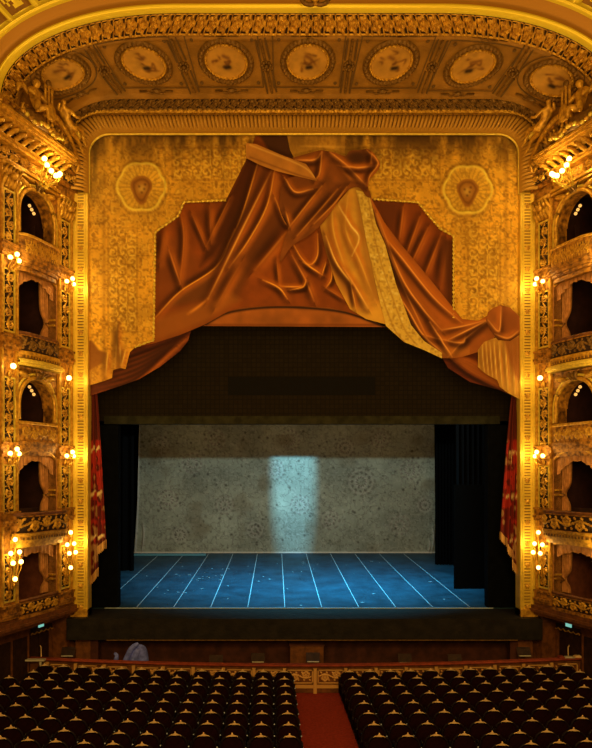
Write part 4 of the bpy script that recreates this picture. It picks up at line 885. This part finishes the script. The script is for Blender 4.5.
        mb.build('cornice_steps', M['gold'] if lv in (1, 3) else M['gold_soft'], pa)
        if lv in (1, 3):
            mb = MB(T)
            for u in np.arange(pu0+.12, pu1-.1, .15): mb.box(u, u+.08, 0, float(wf(u))+.055, z(pz0-.19), z(pz0-.10))
            mb.build('dentils', M['dark_gold'], pa)
    # shelf cornice over the third box and frieze ornaments
    for (a, b_, nm) in ((3.84, 3.98, 'third'),):
        mb = MB(T); us = np.linspace(.8, 3.3, 40)
        for dw, h0, h1 in ((.14, 0, .08), (.24, .08, .16), (.18, .16, .22)):
            mb.grid([[(u, dw+.25*max(0, 1-((u-2.05)/1.25)**2), z(a+h0)) for u in us], [(u, dw+.25*max(0, 1-((u-2.05)/1.25)**2), z(a+h1)) for u in us], [(u, 0, z(a+h1+.02)) for u in us]]); mb.grid([[(u, dw+.25*max(0, 1-((u-2.05)/1.25)**2), z(a+h0)) for u in us], [(u, 0, z(a+h0)) for u in us]])
        mb.build('shelf_cornice', M['gold_hi'])
        o = C.objects[-1]; tag(o, f'bowed gilded shelf cornice over the arched third {side} box', 'cornice')
    # main cornice with brackets
    r = empty('main_cornice', T((2.1, 0, z(10.6))), f'heavy gilded {side} cornice with scroll brackets under the sculptures', 'cornice')
    mb = MB(T); U0, U1 = 1.0, 5.0
    for w_, a, b_ in ((.14, 10.50, 10.58), (.20, 10.62, 10.72), (.28, 11.2, 11.28), (.40, 11.28, 11.36), (.86, 11.60, 11.70), (.94, 11.70, 11.80), (1.0, 11.80, 11.88)): mb.box(U0, U1, -.05, w_, z(a), z(b_))
    mb.box(U0, U1, -.05, .32, z(11.36), z(11.60)); mb.box(-.12, U1, -.4, .25, z(11.88), z(12.72)); mb.build('cornice_mouldings', M['gold'], r)
    for u in np.arange(1.15, U1-.1, .36):
        mb = MB(T); mb.tube([(u, .33, z(11.40)), (u, .48, z(11.46)), (u, .64, z(11.54)), (u, .78, z(11.50)), (u, .80, z(11.58))], [.07, .085, .075, .06, .04], 8); mb.ball((u, .37, z(11.42)), .10, 8, 0, (.9, .8, 1)); mb.build('scroll_bracket', M['gold'], r, True)
    mb = MB(T); mb.box(1.02, U1-.02, .32, .34, z(11.37), z(11.59)); mb.build('bracket_ground', M['ground'], r)
    relief(T, .95, 3.15, z(10.76), z(11.18), .02, .12, False, .42, 1, .3).build('frieze_relief', [M['gold'], M['gold_soft']], r, True)
    relief(T, 3.2, 4.9, z(10.76), z(11.18), .03, .12, False, .42, 0, .3).build('frieze_relief', [M['gold'], M['ground']], r, True)
    mb = MB(T)
    for w_, a, b_ in ((.16, 10.5, 10.62), (.10, 10.62, 11.0), (.22, 11.0, 11.12), (.30, 11.12, 11.5), (.40, 11.5, 11.62), (.34, 11.62, 11.95)): mb.box(-.12, 1.0, 0, w_, z(a), z(b_))
    mb.build('corner_block', M['gold_soft'], r)
    relief(T, -.1, .98, z(11.14), z(11.48), .31, .12, False, .34, 0, .4).build('corner_relief', [M['gold'], M['ground']], r, True)
    relief(T, -.1, .98, z(11.63), z(11.93), .35, .12, False, .34, 0, .4).build('corner_relief', [M['gold'], M['ground']], r, True)
    relief(T, .0, 4.9, z(11.95), z(12.66), .26, .12, False, .6, 0, .4).build('attic_relief', [M['gold'], M['gold_soft']], r, True)
    # raking scroll of the broken pediment, running down towards the stage
    for off, rad, mm in ((0, .10, 'gold'), (-.17, .07, 'gold_soft'), (-.30, .10, 'dark_gold'), (-.47, .06, 'gold')):
        mb = MB(T); mb.tube([(q_[0], q_[1]+off*.25, z(q_[2]+off)) for q_ in catmull([(2.45, .78, 12.62), (2.3, .84, 12.80), (1.9, .84, 12.76), (1.2, .72, 12.56), (.5, .52, 12.22), (.0, .38, 11.86), (-.12, .36, 11.76)], 6)], rad, 8); mb.build('raking_scroll', M[mm], r, True)
    rs = np.random.RandomState(5)
    for k in range(22):
        u = rs.uniform(.1, 2.2) if k < 15 else rs.uniform(3.2, 4.0); zz_ = np.interp(u, [0, 1.2, 2.3], [11.6, 12.2, 12.4])+rs.uniform(-.12, .12) if k < 15 else rs.uniform(11.95, 12.3); w_ = np.interp(u, [0, 1.2, 2.3], [.42, .74, .86])
        mb = MB(T); mb.tube([(u, w_-.1, z(zz_-.08)), (u+.06, w_+.06, z(zz_)), (u+.12, w_+.04, z(zz_+.10)), (u+.06, w_+.1, z(zz_+.15))], [.05, .09, .07, .03], 6); mb.build('acanthus_leaf', M['gold'] if k % 2 else M['dark_gold'], r, True)
    # candelabrum projecting from the frieze
    rr = empty('frieze_candelabrum', T((2.15, .3, z(11.2))), f'lit gilded candelabrum with bulbs under the {side} main cornice', 'candelabrum', 'candelabra on the side cornices')
    sp = [(1.60, .62, z(11.05)), (1.85, .74, z(10.88)), (2.08, .80, z(10.76)), (2.32, .78, z(10.84)), (2.42, .68, z(11.02)), (2.46, .60, z(11.24))]
    lamp_bulbs(T, rr, sp, 'gold_hi', .1, 75, (2.15, 1.15, z(11.0)), rb=.09)

# ------------------------------------------------------------------ sculpture on the cornices
def figure(name, T, J, edges, label, parent_loc, group):
    r = empty(name, T(parent_loc), label, 'sculpture', group)
    keys = list(J); me = bpy.data.meshes.new('figure_body'); me.from_pydata([tuple(Vector(T(J[k][:3]))-r.location) for k in keys], [(keys.index(a), keys.index(b_)) for a, b_ in edges], [])
    o = bpy.data.objects.new('figure_body', me); C.objects.link(o); o.parent = r
    sk = o.modifiers.new('skin', 'SKIN'); sk.use_smooth_shade = True
    for i, k in enumerate(keys):
        d = me.skin_vertices[0].data[i]; d.radius = (J[k][3], J[k][3]); d.use_root = (k == 'pelvis')
    ss = o.modifiers.new('sub', 'SUBSURF'); ss.levels = ss.render_levels = 2
    me.materials.append(M['gold']); return r
E = [('pelvis', 'waist'), ('waist', 'chest'), ('chest', 'neck'), ('neck', 'head'), ('head', 'crown'), ('chest', 'ls'), ('ls', 'le'), ('le', 'lh'), ('chest', 'rs'), ('rs', 're'), ('re', 'rh'), ('pelvis', 'lk0'), ('lk0', 'lk'), ('lk', 'lf'), ('lf', 'lt'), ('pelvis', 'rk0'), ('rk0', 'rk'), ('rk', 'rf'), ('rf', 'rt')]
for s in (-1, 1):
    side = 'left' if s < 0 else 'right'; T = side_map(s); z = mapz
    def scl(J, c, k): return {n_: tuple(c[i]+(v[i]-c[i])*k for i in range(3))+(v[3]*k,) for n_, v in J.items()}
    J = {'pelvis': (1.22, .78, z(12.93), .17), 'waist': (1.42, .80, z(13.06), .13), 'chest': (1.62, .84, z(13.26), .165), 'neck': (1.74, .86, z(13.42), .065), 'head': (1.78, .92, z(13.53), .105), 'crown': (1.80, .92, z(13.64), .08),
         'ls': (1.54, 1.0, z(13.34), .075), 'le': (1.30, 1.12, z(13.18), .06), 'lh': (1.06, 1.12, z(13.30), .045), 'rs': (1.76, .70, z(13.32), .075), 're': (2.0, .84, z(13.18), .06), 'rh': (2.1, .98, z(13.36), .045),
         'lk0': (1.14, .90, z(12.90), .13), 'lk': (.74, .94, z(13.02), .105), 'lf': (.36, .84, z(12.68), .06), 'lt': (.22, .86, z(12.62), .045), 'rk0': (1.12, .68, z(12.86), .13), 'rk': (.62, .66, z(12.78), .10), 'rf': (.14, .60, z(12.46), .06), 'rt': (.0, .60, z(12.42), .045)}
    r = figure('gilded_figure', T, J, E, f'gilded reclining figure stretched towards the stage on the {side} cornice', (1.2, .7, z(12.6)), 'cornice sculptures')
    us = np.linspace(0, 1, 24); mb = MB(T)
    mb.grid([[(1.36-.85*a, .58+.48*b_+.03*math.sin(a*18), z(13.08-.26*abs(b_-.5)+.035*math.sin(a*16+b_*5)-.22*a-.25*max(0, b_-.75))) for a in us] for b_ in np.linspace(0, 1, 12)]); mb.build('drapery', M['gold_hi'], r, True)
    c_ = (3.42, .98, z(12.5))
    J = {'pelvis': (3.42, .92, z(12.58), .20), 'waist': (3.42, .93, z(12.76), .17), 'chest': (3.42, .95, z(12.98), .19), 'neck': (3.42, .98, z(13.17), .08), 'head': (3.40, 1.02, z(13.33), .15), 'crown': (3.40, 1.02, z(13.47), .11),
         'ls': (3.22, .98, z(13.07), .09), 'le': (3.02, 1.10, z(12.86), .075), 'lh': (2.98, .98, z(13.10), .055), 'rs': (3.62, .98, z(13.07), .09), 're': (3.86, 1.06, z(12.90), .075), 'rh': (3.74, 1.24, z(12.74), .055),
         'lk0': (3.30, 1.06, z(12.54), .14), 'lk': (3.20, 1.30, z(12.58), .115), 'lf': (3.16, 1.32, z(12.22), .075), 'lt': (3.14, 1.44, z(12.18), .05), 'rk0': (3.54, 1.06, z(12.54), .14), 'rk': (3.68, 1.28, z(12.56), .115), 'rf': (3.76, 1.30, z(12.20), .075), 'rt': (3.80, 1.42, z(12.16), .05)}
    r = figure('gilded_figure', T, J, E, f'gilded seated cherub on the audience end of the {side} cornice', (3.42, .9, z(12.4)), 'cornice sculptures')
    for sx in (-1, 1):
        mb = MB(T)
        mb.tube([(3.42+sx*.12, .80, z(12.98)), (3.42+sx*.34, .72, z(13.16)), (3.42+sx*.52, .70, z(13.08)), (3.42+sx*.60, .72, z(12.84))], [.07, .10, .09, .03], 7); mb.build('wing', M['gold'], r, True)
    r = empty('gilded_crest', T((2.75, .9, z(11.88))), f'upright gilded crest of shafts and scrolls between the figures on the {side} cornice', 'crest', 'cornice crests')
    for k in (-1, 0, 1):
        mb = MB(T); mb.tube([(2.75+k*.2, .96, z(12.3)), (2.75+k*.19, 1.0, z(12.9)), (2.75+k*.18, 1.0, z(13.4+.12*(k == 0))), (2.75+k*.18, 1.0, z(13.52+.12*(k == 0)))], [.08, .05, .045, .08], 8); mb.build('shaft', M['gold'], r, True)
    mb = MB(T); mb.ball((2.75, 1.0, z(13.68)), .13, 10, 0, (1, .7, 1)); mb.build('finial', M['dark_gold'], r, True)
    mb = MB(T); mb.ball((2.75, 1.12, z(12.62)), .26, 14, 0, (.9, .35, 1.25)); mb.build('shield', M['gold'], r, True)
    mb = MB(T); mb.tube([(2.3, .7, z(11.9)), (2.75, .8, z(12.1)), (3.2, .85, z(12.15)), (3.8, .85, z(12.1)), (4.2, .8, z(11.9))], [.1, .26, .30, .26, .1], 10); mb.build('rock_base', M['dark_gold'], r, True)
    for sx in (-1, 1):
        mb = MB(T); mb.tube([(2.75+sx*(.26+.26*t*math.cos(t*5.5)), 1.06, z(12.35+.32*t*math.sin(t*5.5))) for t in np.linspace(.1, 1, 24)], [.03+.045*t for t in np.linspace(0, 1, 24)], 7); mb.build('side_scroll', M['gold'], r, True)
    for k in range(14):
        mb = MB(T); q_ = k/13; mb.ball((2.0+2.1*q_, 1.02+.1*math.sin(q_*3.1), z(12.08-.16*math.sin(q_*3.1*2)**2)), .10, 7, 0, (1, .8, .8)); mb.build('garland_fruit', M['gold'] if k % 2 else M['gold_hi'], r, True)

# ------------------------------------------------------------------ pit surroundings and orchestra rail
for s in (-1, 1):
    side = 'left' if s < 0 else 'right'; r = empty('pit_side_panel', (s*8.7, -.1, 0), f'brown panelled screen at the {side} end of the orchestra pit below the apron', 'panel', 'pit end screens')
    a0, a1 = sorted((s*8.25, s*8.9)); mb = MB(); mb.box(a0, a1, -.15, -.05, -1.8, ZS-.82); mb.build('screen_panel', M['wood'], r)
    a0, a1 = sorted((s*8.0, s*8.3)); mb = MB(); mb.box(a0, a1, -.22, .1, -1.8, ZS-.82); mb.build('screen_post', M['pit'], r)
RY0 = -2.12
rr = empty('orchestra_rail', (0, RY0, 0), 'curved orchestra pit rail with red top and gilded scroll panels', 'railing')
xs = np.linspace(-10.3, 10.3, 90)
def railgrid(prof, name, mats, parent, x0=-10.3, x1=10.3, n=90):
    mb = MB(); xs = np.linspace(x0, x1, n); mb.grid([[(x, rail_y(x, RY0)+dy, z_) for x in xs] for dy, z_ in prof]); return mb.build(name, mats, parent)
railgrid([(-.14, .98), (-.16, 1.01), (-.12, 1.04), (.12, 1.04), (.16, 1.01), (.14, .98), (-.14, .98)], 'velvet_top', M['rail_red'], rr)
railgrid([(-.05, .86), (-.09, .88), (-.09, .91), (-.05, .93), (-.05, .98)], 'rail_moulding', M['wood'], rr)
railgrid([(.06, -1.8), (.06, .93), (-.04, .93), (-.04, .02), (.06, .02)], 'rail_wall', M['wood'], rr)
railgrid([(-.04, .18), (-.09, .19), (-.09, .30), (-.04, .31)], 'skirting', M['rail_gilt'], rr)
k = 0
for x0 in np.arange(-9.58, 9.9, 1.1):
    x0 = x0+.0
    U = np.linspace(x0+.14, x0+.96, 48); Z = np.linspace(.42, .80, 24); UU, ZZ = np.meshgrid(U, Z); H = scrollH(ZZ-.61, UU-x0-.14, .41, .40, 0)
    P = np.stack([UU, rail_y(UU, RY0)-.045-H*.035, ZZ], -1); mb = MB(); mb.grid(P, 0, None, (H[:-1, :-1] < .35).astype(int)); mb.build('scroll_panel', [M['rail_gilt'], M['wood']], rr, True)
    mb = MB()
    for (a, b_, c, d) in ((x0+.08, x0+1.02, .36, .40), (x0+.08, x0+1.02, .82, .86), (x0+.08, x0+.12, .36, .86), (x0+.98, x0+1.02, .36, .86)): mb.box(a, b_, rail_y(x0+.5, RY0)-.08, rail_y(x0+.5, RY0)-.03, c, d)
    mb.build('panel_border', M['rail_gilt'], rr)
    mb = MB(); mb.box(x0-.07, x0+.05, rail_y(x0, RY0)-.14, rail_y(x0, RY0), .0, .92); mb.build('rail_post', M['rail_gilt'], rr)
r = empty('podium', px(306, 690, 27.2), 'brown box podium at the middle of the pit below the stage', 'podium')
mb = MB(); a = px(290, 644, 27.2); b_ = px(323, 644, 27.2); mb.box(a[0], b_[0], a[1]-.3, a[1]+.3, -1.8, a[2]); mb.build('podium_body', M['wood'], r)
mb = MB(); mb.box(a[0]-.04, b_[0]+.04, a[1]-.34, a[1]+.3, a[2], a[2]+.05); mb.build('podium_top', M['pit'], r)
# things in and beside the pit
r = empty('covered_bundle', px(134, 672, 26.4), 'blue violet cloth cover bunched over a heap in the left of the pit', 'cloth cover')
def blob(name, pts, mats, parent, D):
    keys = pts; me = bpy.data.meshes.new(name); me.from_pydata([tuple(Vector(px(a, b_, D-d))-parent.location) for a, b_, d, _ in keys], [(i, i+1) for i in range(len(keys)-1)], [])
    o = bpy.data.objects.new(name, me); C.objects.link(o); o.parent = parent; sk = o.modifiers.new('skin', 'SKIN'); sk.use_smooth_shade = True
    for i, q in enumerate(keys): me.skin_vertices[0].data[i].radius = (q[3], q[3])
    me.skin_vertices[0].data[0].use_root = True
    o.modifiers.new('sub', 'SUBSURF').render_levels = 2; me.materials.append(mats); return o
blob('cloth_cover', [(142, 672, 0, .27), (142, 662, 0, .29), (141, 653, 0, .28), (141, 648, 0, .24), (143, 645, 0, .14)], M['blue_cloth'], r, 26.4)
blob('cloth_fold', [(124, 672, 0, .16), (126, 662, .15, .15), (130, 651, .18, .12), (134, 646, .18, .10), (139, 643.5, .18, .07)], M['blue_cloth'], r, 26.4)
blob('cloth_fold', [(133, 672, 0, .2), (134, 660, .2, .18), (136, 653, .2, .15), (139, 648, .2, .1)], M['blue_cloth'], r, 26.4)
blob('cloth_end', [(115, 668, 0, .08), (116, 660, 0, .10), (117, 655, 0, .08), (114, 653, 0, .05)], M['blue_cloth'], r, 26.2)
def stand(x, D, h, lab, tilt=.35):
    b0 = px(x, 700, D); r = empty('music_stand', (b0[0], b0[1], -1.8), lab, 'music stand', 'music stands in the pit')
    mb = MB(); mb.tube([(b0[0], b0[1], -1.75), (b0[0], b0[1], h)], .018, 6); mb.build('pole', M['wood_dark'], r)
    mb = MB()
    for k in range(3): a = k*2.1; mb.tube([(b0[0], b0[1], -1.6), (b0[0]+.28*math.cos(a), b0[1]+.28*math.sin(a), -1.79)], .015, 5)
    mb.build('tripod_foot', M['wood_dark'], r)
    mb = MB(); mb.add([(b0[0]-.26, b0[1]-.08, h-.03), (b0[0]+.26, b0[1]-.08, h-.03), (b0[0]+.26, b0[1]+.12, h+.28), (b0[0]-.26, b0[1]+.12, h+.28)], [(0, 1, 2, 3)]); mb.build('desk', M['wood_dark'], r)
    mb = MB(); mb.box(b0[0]-.22, b0[0]+.22, b0[1]-.14, b0[1]-.1, h-.02, h+.01); mb.build('sheet_ledge', M['pale'], r)
for x, D, h, lab in ((313, 26.2, .92, 'music stand in the pit with a pale ledge, behind the aisle end of the rail'), (216, 26.7, .70, 'music stand in the pit left of the aisle'), (258, 26.9, .72, 'music stand in the pit nearest the aisle on its left'),
                     (405, 26.8, .72, 'music stand in the pit right of the aisle'), (455, 26.6, .75, 'music stand in the pit towards its right end'), (524, 26.8, .98, 'music stand by the right end screen of the pit'), (68, 26.9, .95, 'music stand by the left end screen of the pit')):
    stand(x, D, h, lab)
mb = MB(); a = px(20, 658, 25.9); b_ = px(47, 658, 26.1); mb.box(a[0], b_[0], a[1]-.1, a[1]+.1, 1.0, 1.06); mb.box(a[0]+.1, a[0]+.16, a[1]-.04, a[1]+.04, .0, 1.0); mb.box(b_[0]-.2, b_[0]-.14, a[1]-.04, a[1]+.04, .0, 1.0)
tag(mb.build('ledge_shelf', M['pale']), 'pale narrow shelf on legs at the left end of the pit rail', 'shelf')
for i, (x, w, c) in enumerate(((568, 10, 'pale'), (578, 7, 'crest'), (560, 5, 'rail_red'))):
    a = px(x, 657, 26.2); mb = MB(); X = a[0]; Yb = rail_y(X, RY0); mb.box(X-.02*w, X+.02*w, Yb-.1, Yb+.1, 1.045, 1.07+.02*i); mb.box(X-.015*w, X+.012*w, Yb-.08, Yb+.06, 1.07+.02*i, 1.10+.02*i)
    tag(mb.build('paper_stack', M[c]), ['pale sheaf of papers lying on the right end of the rail', 'yellowish folder on the rail, last before the right wall', 'small red folder on the rail left of the papers'][i], 'papers')

# ------------------------------------------------------------------ stalls seats
def make_seat():
    r = empty('theatre_seat', (0, 0, 0), 'x', 'theatre seat', 'stalls seats')
    W2, Ht = .335, .98
    def prof(t):                                         # outline of the domed back, t 0..1 from left foot over the top to the right foot
        a = math.pi*(1-t); x = math.copysign(abs(math.cos(a))**.75, math.cos(a)); zz = .42+.49*abs(math.sin(a))**.72; return (W2*x, zz)
    ts = np.linspace(0, 1, 25); O = [prof(t) for t in ts]
    mb = MB(); rings = []
    for dy, sc in ((-.05, .86), (-.085, .60), (-.10, .25)): rings.append([(x*sc, dy, .42+(zz-.42)*sc+.02*(1-sc)) for x, zz in O])
    mb.grid([[(x*.93, -.03, .42+(zz-.42)*.93) for x, zz in O]]+rings); mb.grid([[(x*.93, .07, .42+(zz-.42)*.93) for x, zz in O], [(x*.3, .10, .42+(zz-.42)*.3) for x, zz in O]])
    mb.add([(x*.25, -.10, .42+(zz-.42)*.25+.015) for x, zz in O], [tuple(range(25))])
    mb.box(-.31, .31, -.04, .05, .16, .43)
    mb.build('back_cushion', M['seat'], r, True)
    mb = MB(); mb.tube([(x, 0, zz) for x, zz in O], .028, 6); mb.tube([(O[0][0], 0, .42), (O[0][0], 0, .1)], .028, 6); mb.tube([(O[-1][0], 0, .42), (O[-1][0], 0, .1)], .028, 6); mb.build('back_frame', M['seat_frame'], r, True)
    mb = MB(); c = []
    for x in np.linspace(-.095, .095, 13): c.append((x, .925+.055*max(0, 1-abs(x)/.095)**1.2))
    mb.grid([[(x, -.035, .905) for x, zz in c], [(x, -.045, zz) for x, zz in c], [(x, -.015, zz) for x, zz in c], [(x, -.01, .905) for x, zz in c]]); mb.ball((0, -.02, .985), .022, 6)
    for sx in (-1, 1): mb.tube([(sx*.09, -.03, .925), (sx*.13, -.03, .91), (sx*.16, -.03, .89)], [.014, .008, .005], 5)
    mb.build('crest_ornament', M['crest'], r)
    mb = MB(); mb.box(-.27, .27, .09, .19, .36, .72); mb.ball((0, .18, .55), .26, 10, 0, (1, .25, .75)); mb.build('seat_cushion', M['seat'], r, True)
    for sx in (-1, 1):
        mb = MB(); mb.tube([(sx*.345, .0, .62), (sx*.345, .2, .64), (sx*.345, .36, .62)], .026, 6); mb.tube([(sx*.345, .34, .62), (sx*.345, .32, .05)], .02, 6); a = mb.build('armrest', M['seat_frame'], r, True)
        a['base'] = (0, 0, 0)
        if sx > 0: mb = MB(); mb.ball((sx*.36, -.035, .60), .02, 6); mb.build('number_stud', M['stud'], a)
        mb = MB(); mb.tube([(sx*.29, .03, .0), (sx*.30, .02, .18)], .025, 6); mb.build('leg', M['seat_frame'], r)
    return r
seat0 = make_seat()
ords = ['first', 'second', 'third', 'fourth', 'fifth', 'sixth', 'seventh', 'eighth', 'ninth', 'tenth', 'eleventh', 'twelfth', 'thirteenth', 'fourteenth', 'fifteenth', 'sixteenth']
Ds = [24.75, 23.88, 23.08, 22.22, 21.32, 20.42, 19.50, 18.62, 17.85]
pit = [.728, .738, .728, .744, .755, .745, .755, .765, .765]
used = False; count = 0
def copy_tree(o, parent=None):
    c = o.copy(); C.objects.link(c); c.parent = parent
    if 'base' in c: c['base'] = tuple(c['base'])
    for ch in list(o.children): copy_tree(ch, c)
    return c
spots = []
for ri, D in enumerate(Ds):
    for sd in (-1, 1):
        x0 = (-.82+.012*ri) if sd < 0 else (1.50+.022*ri)
        for k in range(16):
            x = x0+sd*k*pit[ri]; y = CY+D+x*x/110-.0; q = PX0+(x-CX)*F/(y-CY)
            lim = 9.08+.35*max(-y, 0)+.74-.38
            if abs(x) > lim or q < -22 or q > 612: continue
            if ri == 8 and not (q < 160 or q > 500): continue
            spots.append((ri, sd, k, x, y))
for ri, sd, k, x, y in spots:
    o = seat0 if not used else copy_tree(seat0); used = True
    o.location = (x, y, 0); o.rotation_euler = (0, 0, -x/55.0*.9)
    row = 'row nearest the rail' if ri == 0 else f'{ords[ri]} row back from the rail'
    o['label'] = f'dark velvet seat, {row}, {ords[k]} {"left" if sd < 0 else "right"} of the aisle'
print('seats', len(spots))
